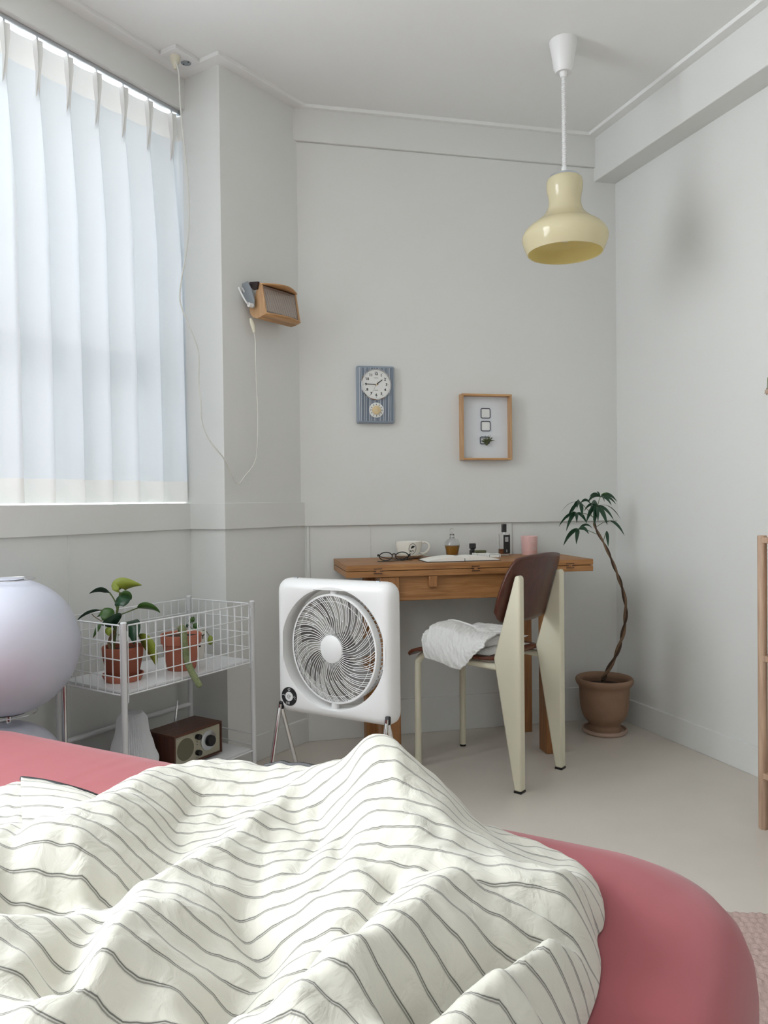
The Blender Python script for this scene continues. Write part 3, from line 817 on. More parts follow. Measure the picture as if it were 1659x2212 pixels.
# emblem: oval ring and a small head-and-shoulders silhouette on the curved wall
def on_cup(a, zz, lift=0.0006):
    prof = [(0.040, 0.010), (0.049, 0.024), (0.0535, 0.045), (0.0555, 0.0635)]
    r = np.interp(zz, [p[1] for p in prof], [p[0] for p in prof]) + lift
    return (r * math.cos(a), r * math.sin(a), zz)
A0 = math.radians(-78); ZC = 0.036
em = MB().tube([on_cup(A0 + math.cos(t) * 0.30, ZC + math.sin(t) * 0.0215, 0.0003) for t in [2 * math.pi * i / 40 for i in range(40)]], 0.0009, 5, True).build('emblem', M['ink'], cup)
def patch(cx, cz, rx, rz, n=14):
    ring = [on_cup(A0 + (cx + rx * math.cos(2 * math.pi * i / n)) / 0.054, ZC + cz + rz * math.sin(2 * math.pi * i / n)) for i in range(n)]
    MB().add([on_cup(A0 + cx / 0.054, ZC + cz)] + ring, [(0, 1 + i, 1 + (i + 1) % n) for i in range(n)]).build('emblem_print', M['ink'], em, smooth=False)
for q in ((0.000, 0.008, 0.0058, 0.0050), (0.0045, 0.0095, 0.0042, 0.0035), (-0.0042, 0.0045, 0.0028, 0.0040), (-0.0085, -0.0085, 0.0035, 0.0028), (0.000, -0.0075, 0.0042, 0.0016), (0.0055, -0.0095, 0.0034, 0.0013), (-0.003, -0.012, 0.003, 0.0015)): patch(*q)
for k in range(6):
    t = math.radians(150 - k * 24); MB().tube([on_cup(A0 + math.cos(t) * 0.235, ZC + math.sin(t) * 0.0165, 0.0003), on_cup(A0 + math.cos(t) * 0.255, ZC + math.sin(t) * 0.0185, 0.0003)], 0.0004, 4).build('emblem_print', M['ink'], em)

# reading glasses
g0 = desk_at(851, 0.145)
gl = thing('eyeglasses', 'black oval-framed reading glasses lying on the desk', 'glasses', (g0.x, g0.y, DZ), math.radians(6))
for sx in (-1, 1):
    rim = [(sx * 0.032 + 0.0255 * math.cos(t), -0.004 * math.sin(t), 0.020 + 0.0165 * math.sin(t)) for t in [2 * math.pi * i / 36 for i in range(36)]]
    MB().tube(rim, 0.0022, 6, True).build('rim', M['black'], gl)
    MB().add([(sx * 0.032, 0, 0.020)] + rim, [(0, 1 + i, 1 + (i + 1) % 36) for i in range(36)]).build('lens', M['lens'], gl)
    MB().box(sx * 0.058, sx * 0.066, -0.003, 0.006, 0.020, 0.029).build('hinge', M['black'], gl, bevel=0.0015)
MB().tube(bez([(-0.008, 0, 0.024), (-0.004, -0.001, 0.029), (0.004, -0.001, 0.029), (0.008, 0, 0.024)], 5), 0.0024, 6).build('bridge', M['black'], gl)
MB().tube(bez([(-0.063, 0.003, 0.022), (-0.02, 0.014, 0.010), (0.04, 0.016, 0.006), (0.075, 0.014, 0.003)], 6), 0.0018, 6).build('temple', M['black'], gl)
MB().tube(bez([(0.063, 0.003, 0.020), (0.02, -0.020, 0.006), (-0.03, -0.022, 0.003), (-0.06, -0.020, 0.0025), (-0.068, -0.018, 0.003)], 6), 0.0018, 6).build('temple', M['black'], gl)

# open notebook
n0 = desk_at(1000, 0.075)
nb = thing('open_notebook', 'open notebook with blank white pages and black cover', 'notebook', (n0.x, n0.y, DZ), DA + math.radians(2))
MB().box(-0.155, 0.148, -0.028, 0.098, 0, 0.0022).build('cover', M['cover'], nb, bevel=0.0008)
def pages(x0, x1, hs, sk):
    mb = MB(); n = 14; tops = []; bots = []
    for i in range(n + 1):
        t = i / n; xx = x0 + (x1 - x0) * t
        hz = 0.0026 + hs * math.sin(math.pi * min(1, 0.06 + 0.94 * (t if x0 > 0 else 1 - t)) ** 0.75) ** 0.6 * (1 - 0.45 * (t if x0 > 0 else 1 - t)) + 0.0015
        tops.append((xx, hz)); bots.append((xx, 0.0023))
    rings = []
    for (xx, hz) in tops:
        rings.append([(xx + sk * 0.0, -0.024, 0.0023), (xx, 0.094, 0.0023), (xx, 0.094, hz), (xx, -0.024, hz)])
    return mb.loft(rings)
pages(-0.150, -0.002, 0.017, 0).build('page_block', M['paper'], nb)
pages(0.002, 0.143, 0.016, 0).build('page_block', M['paper'], nb)

# amber decanter bottle
b0 = desk_at(977, 0.295)
bt = thing('glass_decanter', 'round clear glass bottle half full of amber liquid with ball stopper', 'bottle', (b0.x, b0.y, DZ))
outp = [(0.0005, 0.006), (0.022, 0.0), (0.024, 0.0015), (0.0265, 0.020), (0.0315, 0.042), (0.0325, 0.052), (0.030, 0.064), (0.022, 0.075), (0.011, 0.080), (0.0095, 0.083), (0.0095, 0.092), (0.0125, 0.094), (0.0125, 0.0965), (0.006, 0.0975)]
inp = [(0.005, 0.0965), (0.0075, 0.092), (0.0075, 0.082), (0.020, 0.073), (0.028, 0.063), (0.0305, 0.052), (0.0295, 0.043), (0.0245, 0.020), (0.021, 0.010), (0.0005, 0.012)]
lathe_thing(bt, 'bottle_glass', outp + inp, M['glass'])
lathe_thing(bt, 'amber_liquid', [(0.0005, 0.0125), (0.0208, 0.0105), (0.0243, 0.0202), (0.0293, 0.043), (0.0302, 0.0485), (0.0005, 0.0485)], M['amber'])
MB().sphere((0, 0, 0.110), 0.0105, 18, 10).lathe([(0.006, 0.096), (0.0055, 0.102)], 14).build('stopper', M['glass'], bt)

# small olive tin with a black-capped vial behind it, on the white cartons
w0 = desk_at(1040, 0.225)
bx = thing('white_carton', 'small white printed carton under the olive tin on the desk', 'box', (w0.x, w0.y + 0.01, DZ), DA)
MB().box(-0.034, 0.034, -0.012, 0.020, 0, 0.018).build('carton', M['box_white'], bx, bevel=0.0015)
for xa in (-0.022, 0.026):
    MB().box(xa, xa + 0.0018, -0.0125, -0.0119, 0.002, 0.016).build('printed_line', M['grey_print'], bx)
w1 = desk_at(1064, 0.205)
bx2 = thing('white_carton', 'small white carton with black outlined label right of the olive tin', 'box', (w1.x, w1.y + 0.004, DZ), DA)
MB().box(-0.024, 0.032, -0.012, 0.018, 0, 0.0155).build('carton', M['box_white'], bx2, bevel=0.002)
for q in ((-0.017, 0.026, 0.0125, 0.0137), (-0.017, -0.0158, 0.001, 0.0137), (0.0248, 0.026, 0.001, 0.0137)):
    MB().box(q[0], q[1], -0.0125, -0.0119, q[2], q[3]).build('printed_line', M['ink'], bx2)
tin = MB().box(-0.023, 0.023, -0.012, 0.012, 0, 0.0115).build('olive_tin', M['olive'], None, bevel=0.003)
tin.location = (w0.x - 0.003, w0.y + 0.012, DZ + 0.0181); tin.rotation_euler = (0, 0, DA)
tag(tin, 'flat olive green tin lying on a white carton', 'tin')
vi = desk_at(1023, 0.270)
vial = thing('perfume_vial', 'small bottle with square black cap behind the olive tin', 'bottle', (vi.x, vi.y + 0.035, DZ), DA)
MB().box(-0.011, 0.011, -0.011, 0.011, 0, 0.026).build('vial_glass', M['black'], vial, bevel=0.002)
MB().lathe([(0.009, 0.026), (0.009, 0.031)], 16).build('collar', M['black'], vial)
MB().loft([[(x, y, z) for x, y in rrect(w, w, 0.003, 3)] for z, w in ((0.031, 0.016), (0.034, 0.024), (0.053, 0.024), (0.0545, 0.022))]).build('cap', M['black'], vial)

# tall rectangular perfume bottle with a black label
p0 = desk_at(1090, 0.300)
pf = thing('perfume_bottle', 'tall clear rectangular perfume bottle with long black label and black cap', 'bottle', (p0.x, p0.y + 0.012, DZ), math.radians(6))
g = MB().loft([[(x, y, z) for x, y in rrect(0.046, 0.026, 0.003, 3)] for z in (0.0, 0.092)])
g.build('bottle_glass', M['glass'], pf, bevel=0.001)
MB().loft([[(x, y, z) for x, y in rrect(0.040, 0.020, 0.002, 3)] for z in (0.007, 0.028)]).build('copper_liquid', M['amber2'], pf)
lb = MB().box(-0.006, 0.0225, -0.0146, -0.0136, 0.010, 0.088).build('label', M['ink'], pf)
for i in range(6):
    MB().box(0.0005, 0.0150, -0.0152, -0.0145, 0.0775 - i * 0.0037, 0.0793 - i * 0.0037).build('printed_line', M['print_white'], lb)
for i in range(4):
    MB().box(0.0060, 0.0100, -0.0152, -0.0145, 0.0150 + i * 0.0028, 0.0165 + i * 0.0028).build('printed_line', M['print_white'], lb)
MB().lathe([(0.005, 0.092), (0.005, 0.099)], 12).build('collar', M['chrome'], pf)
MB().loft([[(x, y, z) for x, y in rrect(0.0185, 0.0185, 0.002, 3)] for z in (0.099, 0.134)]).build('cap', M['black'], pf, bevel=0.001)

# pink candle glass
k0 = desk_at(1145, 0.295)
cd = thing('pink_candle', 'pink frosted candle glass at the right of the desk', 'candle', (k0.x, k0.y + 0.015, DZ))
lathe_thing(cd, 'candle_glass', [(0.0005, 0.0), (0.031, 0.0), (0.0325, 0.002), (0.0355, 0.080), (0.0345, 0.081), (0.033, 0.080), (0.032, 0.066), (0.0005, 0.066)], M['pink_glass'])
def cline(z, a0, a1): return MB().tube([(0.0362 * math.cos(a), 0.0362 * math.sin(a), z) for a in np.linspace(math.radians(a0), math.radians(a1), 6)], 0.0005, 4)
for z_, a0, a1 in ((0.058, -86, -62), (0.053, -84, -66), (0.033, -86, -52), (0.028, -84, -50), (0.023, -86, -50)):
    cline(z_, a0, a1).build('printed_line', M['box_white'], cd)

# ================================================================== chair
chair = thing('plywood_chair', 'dark walnut plywood chair with cream steel legs pulled up to the desk', 'chair', (0.5615, 2.72, 0), math.radians(50.35))
def leg_prof():
    # side outline (y forward, z up), rounded tips
    pts = [(0.002, 0.006), (0.030, 0.006), (0.106, 0.452)]
    top = [(0.006 + 0.011 * math.cos(a) + 0.006, 0.730 + 0.012 * math.sin(a)) for a in np.linspace(0, math.pi, 7)]
    return pts + top
for sx in (-1, 1):
    xo = sx * 0.15
    prof_ = leg_prof()
    rl = MB().loft([[(xo - 0.017 + dx, y, z) for y, z in prof_] for dx in (0.0, 0.034)])
    lg = rl.build('rear_leg', M['cream_metal'], chair, bevel=0.006, angle=30)
    MB().box(xo - 0.0165, xo + 0.0165, 0.002, 0.030, 0.0, 0.0065).build('foot_cap', M['black'], lg)
    fr = MB().tube(bez([(xo, 0.09, 0.418), (xo, 0.20, 0.423), (xo, 0.365, 0.431), (xo, 0.415, 0.427), (xo, 0.440, 0.405), (xo, 0.447, 0.37), (xo, 0.449, 0.20), (xo, 0.450, 0.008)], 6), 0.0125, 12)
    fl = fr.build('front_leg', M['cream_metal'], chair)
    MB().lathe([(0.0115, 0.0), (0.0125, 0.008)], 12, T(xo, 0.450, 0)).build('foot_cap', M['black'], fl)
MB().tube([(-0.15, 0.32, 0.424), (0.15, 0.32, 0.424)], 0.009, 10).build('cross_bar', M['cream_metal'], chair)
# backrest shell
def yleg(z): return 0.106 + (0.024 - 0.106) * (z - 0.452) / (0.735 - 0.452)
bk = MB(); nx, nz = 26, 18; rows = []
for j in range(nz + 1):
    v = j / nz
    row = []
    for i in range(nx + 1):
        u = -1 + 2 * i / nx
        # rounded outline: width narrows to the corners, upper edge arched
        zt = 0.812 - 0.016 * u * u - 0.045 * (max(0, abs(u) - 0.80) / 0.20) ** 2.2
        zb = 0.570 + 0.012 * u * u + 0.030 * (max(0, abs(u) - 0.80) / 0.20) ** 2.2
        zz = zb + (zt - zb) * v
        hw_ = 0.192 + 0.006 * math.sin(math.pi * v) - 0.010 * v
        xx = u * hw_
        yy = yleg(zz) + 0.010 + 1.0 * (xx * xx - 0.0225)
        row.append((xx, yy, zz))
    rows.append(row)
bk.loft(rows, False, False, False)
bk.build('backrest', M['walnut'], chair, solid=0.010, angle=60)
st = MB(); rows = []
for j in range(25):
    v = j / 24
    row = []
    for i in range(21):
        u = -1 + 2 * i / 20
        hw_ = 0.172 + 0.022 * min(1, v * 1.6)
        if v > 0.9: hw_ -= 0.02 * ((v - 0.9) / 0.1) ** 2
        if v < 0.12: hw_ -= 0.02 * ((0.12 - v) / 0.12) ** 2
        yy = 0.105 + 0.378 * v - 0.01 * u * u * (v > 0.5)
        zz = 0.447 + 0.006 * v - 0.010 * (1 - u * u) * math.sin(math.pi * v) - 0.030 * max(0, (v - 0.82) / 0.18) ** 2
        row.append((u * hw_, yy, zz))
    rows.append(row)
st.loft(rows, False, False, False).build('seat', M['walnut_seat'], chair, solid=0.011, angle=60)

# white gauze cloth left on the chair seat
tw = thing('gauze_cloth', 'crumpled white gauze cloth folded on the chair seat', 'cloth', (0.5615, 2.72, 0.4535), math.radians(50.35))
def blob(x0, x1, y0, y1, h, seed, base=0.0, amp=0.013, nn=60):
    mb = MB(); rows = []
    for j in range(nn + 1):
        row = []
        for i in range(nn + 1):
            u, v = -1 + 2 * i / nn, -1 + 2 * j / nn
            e = (1 - min(1, (abs(u) ** 5 + abs(v) ** 5) ** (1 / 5)) ** 4) ** 0.5
            X = (x0 + x1) / 2 + (x1 - x0) / 2 * u; Y = (y0 + y1) / 2 + (y1 - y0) / 2 * v
            n_ = noise.noise(Vector((X * 16 + seed, Y * 9, seed))) * amp + noise.noise(Vector((X * 40, Y * 18 + seed, 2))) * amp * 0.5 + 0.0014 * math.sin(X * 380 + Y * 160 + 3 * noise.noise(Vector((X * 25, Y * 25, seed))))
            row.append((X + noise.noise(Vector((Y * 14, seed, 1))) * 0.008, Y + noise.noise(Vector((X * 14, seed, 5))) * 0.008, base + e * (h + n_)))
        rows.append(row)
    return mb.loft(rows, False, False, False)
blob(-0.145, 0.15, 0.135, 0.380, 0.040, 1.0).build('folded_layer', M['gauze'], tw, angle=80)
blob(-0.140, 0.145, 0.14, 0.368, 0.040, 4.0, 0.030).build('folded_layer', M['gauze'], tw, angle=80)
blob(0.02, 0.15, 0.37, 0.445, 0.022, 9.0, 0.0, 0.006, 20).build('folded_layer', M['gauze'], tw, angle=80)
# corner drooping over the near side of the seat
fl_ = MB(); rows = []
NJ, NI = 60, 90
for i in range(NI + 1):
    t = i / NI                       # along the fold, from the front of the seat to the back
    yy = 0.388 - 0.245 * t
    row = []
    drop = np.interp(t, [0, 0.06, 0.2, 0.50, 0.64, 0.85, 1.0], [0.045, 0.108, 0.112, 0.112, 0.105, 0.045, 0.015])
    for j in range(NJ + 1):
        s_ = j / NJ
        topz = 0.083 - 0.026 * t + 0.006 * math.sin(t * 7)
        if s_ < 0.35:
            q = s_ / 0.35
            xx = -0.03 - 0.115 * q; zz = topz + 0.006 * math.sin(q * math.pi) - 0.004 * q
        else:
            q = (s_ - 0.35) / 0.65
            xx = -0.145 - 0.058 * math.sin(min(1, q * 1.1) * math.pi / 2) ; zz = topz - 0.004 - drop * q ** 1.15
        n_ = 0.008 * noise.noise(Vector((yy * 20 + s_ * 3, s_ * 2.5, 1.5))) + 0.005 * noise.noise(Vector((yy * 55 + s_ * 9, s_ * 7, 4))) + 0.0016 * math.sin(yy * 420 + s_ * 26 + 3 * noise.noise(Vector((yy * 30, s_ * 8, 9))))
        row.append((xx - n_, yy - 0.02 * s_ * t, zz + n_ * 0.6))
    rows.append(row)
fl_.loft(rows, False, False, False).build('drooping_corner', M['gauze'], tw, solid=0.004, angle=80)
hemline = [(r[0][0] + 0.0, r[0][1], r[0][2] + 0.003) for r in rows]
MB().tube(bez(hemline[::9], 4), 0.0038, 6).build('hem', M['towel'], tw)

# ================================================================== things on the back wall
WF = CH + NB * 0.014                     # face of the upper panel
BA = math.atan2(EB.y, EB.x)
# wall clock
q = onplane(809.5, 854, WF, NB)
clock = thing('wall_clock', 'grey-blue ridged wall clock with round dial and lower timer knob', 'clock', q, BA)
CW, CHH, CD = 0.160, 0.240, 0.026
MB().loft([[(x, -y_, z) for x, z in rrect(CW - 2 * i, CHH - 2 * i, 0.006, 3)] for i, y_ in ((0, 0.0), (0, 0.020), (0.004, CD))]).build('case', M['blue_case'], clock, angle=30)
xs = -0.070; kk = 0
rdg = MB().box(-0.0011, 0.0011, -CD - 0.0028, -CD + 0.001, -0.1115, 0.1115)
pal = (M['blue_light'], M['blue_dark'], M['blue_light'], M['blue_dark'], M['blue_case'])
ridge_src = [MB().box(-0.0012, 0.0012, -CD - 0.0028, -CD + 0.001, -0.1115, 0.1115).mesh('ridge') for _ in range(3)]
for me_, mm in zip(ridge_src, (M['blue_light'], M['blue_dark'], M['blue_case'])): me_.materials.append(mm)
seq = (0, 1, 0, 1, 2, 1)
while xs <= 0.0705:
    o = bpy.data.objects.new('ridge', ridge_src[seq[kk % 6]]); COL.objects.link(o); o.parent = clock; o.location = (xs, 0, 0)
    xs += 0.0034; kk += 1
CZ = 0.041; CR = 0.062
bezel = MB().lathe([(CR + 0.003, 0.0), (CR + 0.003, 0.007), (CR + 0.0005, 0.009), (CR - 0.002, 0.006), (CR - 0.003, 0.004)], 48, T(0, -CD - 0.0005, CZ) @ RX90, cap=False).build('bezel', M['chrome'], clock)
dial = MB().lathe([(CR - 0.0025, 0.0), (CR - 0.0025, 0.0055), (0.0005, 0.0056)], 48, T(0, -CD - 0.0005, CZ) @ RX90).build('dial', M['dial'], clock)
DY = -CD - 0.0066
for n_ in range(1, 13):
    a = math.radians(90 - 30 * n_)
    put('numeral', text_mesh(str(n_), 0.0155, 0.0002, 0.0004), M['ink'], dial, smooth=False).matrix_basis = T(0.044 * math.cos(a), DY, CZ + 0.044 * math.sin(a)) @ RX90
tick = MB().box(-0.0008, 0.0008, -0.0002, 0.0002, 0.0515, 0.0548).mesh('tick'); tick.materials.append(M['ink'])
tick2 = MB().box(-0.00025, 0.00025, -0.0002, 0.0002, 0.0535, 0.0565).mesh('tick'); tick2.materials.append(M['grey_print'])
for k in range(60):
    o = bpy.data.objects.new('tick', tick if k % 5 == 0 else tick2); COL.objects.link(o); o.parent = dial
    o.matrix_basis = T(0, DY, CZ) @ Matrix.Rotation(math.radians(6 * k), 4, 'Y')
def hand(name, l, w, deg, back, m, dy):
    MB().add([(-w, 0, -back), (w, 0, -back), (w * 0.8, 0, l), (-w * 0.8, 0, l)], [(0, 1, 2, 3)]).build(name, m, clock, solid=0.0006).matrix_basis = T(0, DY - dy, CZ) @ Matrix.Rotation(math.radians(deg), 4, 'Y')
hand('hour_hand', 0.033, 0.0018, 52.5, 0.006, M['ink'], 0.0012)
hand('minute_hand', 0.046, 0.0013, 271, 0.008, M['ink'], 0.0022)
hand('second_hand', 0.045, 0.0004, 207, 0.014, M['grey_print'], 0.0032)
MB().lathe([(0.004, 0), (0.0035, 0.004), (0.0005, 0.005)], 16, T(0, DY, CZ) @ RX90).build('hand_pin', M['knob_cream'], clock)
for z_, w_ in ((0.027, 0.009), (-0.024, 0.008)):
    MB().box(-w_, w_, DY - 0.0002, DY + 0.0002, CZ + z_ - 0.0009, CZ + z_ + 0.0009).build('dial_print', M['grey_print'], dial)
TZ = -0.066
tdl = MB().lathe([(0.0315, 0.0), (0.0315, 0.004), (0.0305, 0.005), (0.0005, 0.005)], 40, T(0, -CD - 0.0005, TZ) @ RX90).build('timer_dial', M['dial'], clock)
MB().lathe([(0.0190, 0.005), (0.0185, 0.011), (0.0165, 0.013), (0.0005, 0.013)], 28, T(0, -CD, TZ) @ RX90).build('timer_knob', M['knob_cream'], tdl, angle=50)
MB().box(-0.0015, 0.0040, -CD - 0.0175, -CD - 0.0125, TZ - 0.0165, TZ + 0.0165).build('knob_grip', M['knob_cream'], tdl, bevel=0.0015)
for k in range(12):
    a = math.radians(30 * k); MB().box(-0.0012, 0.0012, -CD - 0.0060, -CD - 0.0053, 0.0215, 0.0265).build('tick', M['ink'], tdl, smooth=False).matrix_basis = T(0, 0, TZ) @ Matrix.Rotation(a, 4, 'Y')

# shadow-box frame with two wire squares and an air plant
q = onplane(1045.5, 924, WF, NB)
frm = thing('shadow_box_frame', 'pale wooden shadow box frame with two small wire squares', 'picture frame', q, BA)
FW, FH, FD, FT = 0.228, 0.284, 0.042, 0.0085
MB().box(-FW / 2, -FW / 2 + FT, -FD, 0, -FH / 2, FH / 2).build('frame_side', M['beechz'], frm, bevel=0.0008)
MB().box(FW / 2 - FT, FW / 2, -FD, 0, -FH / 2, FH / 2).build('frame_side', M['beechz'], frm, bevel=0.0008)
MB().box(-FW / 2 + FT, FW / 2 - FT, -FD, 0, FH / 2 - FT, FH / 2).build('frame_side', M['beech'], frm, bevel=0.0008)
MB().box(-FW / 2 + FT, FW / 2 - FT, -FD, 0, -FH / 2, -FH / 2 + FT).build('frame_side', M['beech'], frm, bevel=0.0008)
MB().box(-FW / 2 + FT, FW / 2 - FT, -0.008, -0.001, -FH / 2 + FT, FH / 2 - FT).build('backing_board', M['mount'], frm, smooth=False)
def wire_sq(cz, w=0.0415, parent=None):
    parent = parent or frm
    sq = MB().tube([(x + 0.004, -0.0105, cz + z) for x, z in rrect(w, w, 0.006, 4)], 0.0020, 6, True).build('wire_square', M['lampgrey'], parent)
    MB().box(-w / 2 + 0.005, w / 2 + 0.003, -0.0095, -0.0081, cz - w / 2 + 0.001, cz + w / 2 - 0.001).build('square_insert', M['box_white'], sq, smooth=False)
M['wire_dark'] = mat('dark_slate_wire', srgb(78, 82, 96), 0.5)
for cz in (0.062, 0.006):
    wire_sq(cz)
MB().tube([(x - 0.001, -0.0105, -0.056 + z) for x, z in rrect(0.041, 0.030, 0.006, 4)], 0.0020, 6, True).build('wire_square', M['wire_dark'], frm)
for o in frm.children:
    if o.name.startswith('wire_square'): o.data.materials[0] = M['wire_dark']
ap = thing('air_plant', 'small spiky green air plant at the bottom of the shadow box', 'plant', q + NB * 0.02 + Vector((EB.x * 0.004, EB.y * 0.004, -0.074)), BA)
for k in range(34):
    a = random.uniform(-1.25, 1.25); l = random.uniform(0.022, 0.042); dp = random.uniform(-0.008, 0.012)
    tip = (math.sin(a) * l * 0.95, -dp - 0.004, max(0.002, math.cos(a) * l * 1.05))
    leaf_mb((math.sin(a) * 0.003, 0, 0), (math.sin(a) * l * 0.3, -dp * 1.5, l * 0.55), tip, 0.0042, 0.3, (math.cos(a), 0, -math.sin(a)), 6, 0.6).build('leaf', M['airplant'], ap, solid=0.0006)
MB().sphere((0, 0, 0.001), 0.006, 10, 6).build('base_bulb', M['airplant'], ap)

# ================================================================== wall lamp with its cord
q = onplane(565, 664, PE, NC)
CA = math.atan2(EC.y, EC.x)
wlamp = thing('wall_lamp', 'bent beech wall lamp with ribbed glass on the slanted wall', 'wall lamp', q, CA)
WL0, WL1 = -0.085, 0.105
# side outline in (y, z); -y is out of the wall
sidep = [(-0.088, 0.058), (-0.108, -0.052), (-0.086, -0.064), (-0.060, -0.068), (-0.038, -0.060), (-0.024, -0.044), (-0.020, -0.022), (-0.034, -0.004), (-0.052, 0.020), (-0.062, 0.046), (-0.070, 0.060)]
for x0 in (WL0, WL1 - 0.007):
    MB().loft([[(x0 + dx, y, z) for y, z in sidep] for dx in (0, 0.007)]).build('side_panel', M['beechz'], wlamp, bevel=0.0012, angle=30)
# bent shell behind the glass
shell = [(-0.104, -0.050), (-0.086, -0.062), (-0.060, -0.066), (-0.038, -0.058), (-0.025, -0.044), (-0.021, -0.022), (-0.035, -0.003), (-0.053, 0.021), (-0.063, 0.046), (-0.071, 0.058)]
MB().loft([[(x, y, z) for y, z in shell] for x in (WL0 + 0.006, WL1 - 0.006)], False, False, False).build('bent_shell', M['beech'], wlamp, solid=0.004, angle=60)
# top visor: arched board over the glass
vis = []
for i in range(17):
    t = i / 16; x = WL0 + (WL1 - WL0) * t
    vis.append((x, -0.092 - 0.034 * math.sin(math.pi * t), 0.058 + 0.004 * math.sin(math.pi * t)))
MB().add([(p[0], p[1], p[2]) for p in vis] + [(p[0], -0.066, 0.061) for p in vis], [(i, i + 1, 17 + i + 1, 17 + i) for i in range(16)]).build('visor', M['beech'], wlamp, solid=0.005)
bot = []
for i in range(17):
    t = i / 16; x = WL0 + (WL1 - WL0) * t
    bot.append((x, -0.109 - 0.020 * math.sin(math.pi * t), -0.055))
MB().add(bot + [(p[0], -0.080, -0.063) for p in bot], [(i, i + 1, 17 + i + 1, 17 + i) for i in range(16)]).build('lower_lip', M['beech'], wlamp, solid=0.005)
M['smoke'] = mat('smoked_ribbed_glass', srgb(132, 117, 108), 0.25, var=0.15, vscale=20, coat=0.4)
M['rib'] = mat('clear_glass_rib', srgb(190, 180, 172), 0.15)
gl_ = MB().add([(WL0 + 0.007, -0.084, 0.054), (WL1 - 0.007, -0.084, 0.054), (WL1 - 0.007, -0.101, -0.049), (WL0 + 0.007, -0.101, -0.049)], [(0, 1, 2, 3)]).build('ribbed_glass', M['smoke'], wlamp, smooth=False, solid=0.003)
rib = MB().tube([(0, -0.0865, 0.044), (0, -0.1010, -0.042)], 0.0013, 5).mesh('rib'); rib.materials.append(M['rib'])
for k in range(30):
    o = bpy.data.objects.new('rib', rib); COL.objects.link(o); o.parent = gl_; o.location = (WL0 + 0.014 + k * (WL1 - WL0 - 0.028) / 29, 0, 0)
# bracket at the near end
MB().loft([[(x, y, z) for y, z in ((0.0, 0.070), (-0.030, 0.074), (-0.050, 0.040), (-0.064, 0.000), (-0.062, -0.030), (-0.048, -0.030), (-0.020, -0.010), (0.0, 0.02))] for x in (WL0 - 0.018, WL0 - 0.012)]).build('wall_bracket', M['lampgrey'], wlamp, bevel=0.001)
MB().box(WL0 - 0.012, WL0 + 0.03, -0.050, -0.001, 0.062, 0.068).build('bracket_top', M['dark_inner'], wlamp)
MB().loft([[(x, y, z) for y, z in ((-0.050, 0.040), (-0.032, 0.072), (-0.078, 0.066), (-0.070, 0.040))] for x in (WL0 - 0.010, WL0 - 0.001)]).build('bracket_cheek', M['dark_inner'], wlamp)
MB().lathe([(0.0085, 0), (0.0085, 0.024)], 16, T(WL0 - 0.012, -0.054, -0.022) @ Matrix.Rotation(-math.pi / 2, 4, 'Y')).build('cable_grip', M['white'], wlamp)
MB().tube(bez([(WL0 - 0.034, -0.054, -0.022), (WL0 - 0.046, -0.048, -0.010), (WL0 - 0.050, -0.026, 0.028), (WL0 - 0.046, -0.014, 0.046), (WL0 - 0.030, -0.012, 0.050), (WL0 - 0.016, -0.012, 0.036)], 6), 0.0032, 8).build('short_cable', M['white'], wlamp)
inv = (T(*q) @ Matrix.Rotation(CA, 4, 'Z')).inverted()
sw = [ony(541, 688, 2.93), ony(545, 700, 2.93), ony(549, 718, 2.93)]
MB().tube([inv @ s_ for s_ in (sw[0], sw[1], ony(546, 704, 2.93), sw[2])], [0.0045, 0.009, 0.0085, 0.005], 8).build('cord_switch', M['cream_plug'], wlamp)
cpts = [(380,134,2.742),(386,158,2.742),(389,215,2.742),(394,280,2.742),(401,345,2.743),(407,410,2.744),(408,480,2.745),(403,540,2.746),(392,605,2.747),(389,650,2.748),(403,692,2.75),(425,745,2.755),(430,780,2.757),(429,820,2.759),(434,870,2.762),(437,915,2.766),(455,955,2.778),(483,990,2.80),(500,1025,2.84),(513,1046,2.866),(528,1030,2.890),(553,990,2.93),(557,900,2.938),(553,800,2.938),(552,740,2.935),(549,718,2.93)]
MB().tube(bez([inv @ ony(*c_) for c_ in cpts], 5), 0.0026, 6).build('power_cord', M['cordw'], wlamp)
pt = onz(378, 112, CEIL)
plug_c = inv @ Vector((pt.x, pt.y, CEIL - 0.024))
MB().lathe([(0.0190, 0.010), (0.0185, 0.0), (0.013, -0.018), (0.0065, -0.030), (0.005, -0.038), (0.0005, -0.0385)], 20, T(*plug_c)).build('plug', M['cream_plug'], wlamp)

# ceiling socket plate
sa = math.atan2(EL.y, EL.x)
so = thing('ceiling_socket', 'white double power socket plate on the ceiling', 'socket', (pt.x + EL.x * 0.026 + NL.x * 0.0, pt.y + EL.y * 0.026, CEIL), sa)
pl = MB()
MB().loft([[(x, y, z) for x, y in rrect(w, h, 0.006, 3)] for z, w, h in ((0.0, 0.124, 0.082), (-0.014, 0.124, 0.082), (-0.0155, 0.121, 0.079))]).build('plate', M['white'], so, angle=30)
for xx in (-0.026, 0.026):
    w_ = MB().lathe([(0.0205, -0.0158), (0.0205, -0.0168), (0.0190, -0.0168), (0.0190, -0.0156)], 24, T(xx, 0, 0), cap=False).build('socket_ring', M['white'], so)
MB().lathe([(0.019, -0.0156), (0.0005, -0.0157)], 24, T(0.026, 0, 0), cap=False).build('socket_well', M['lampgrey'], so)
for yy in (-0.012, 0.012): MB().box(0.024, 0.028, yy - 0.002, yy + 0.002, -0.0170, -0.0156).build('contact', M['black'], so)

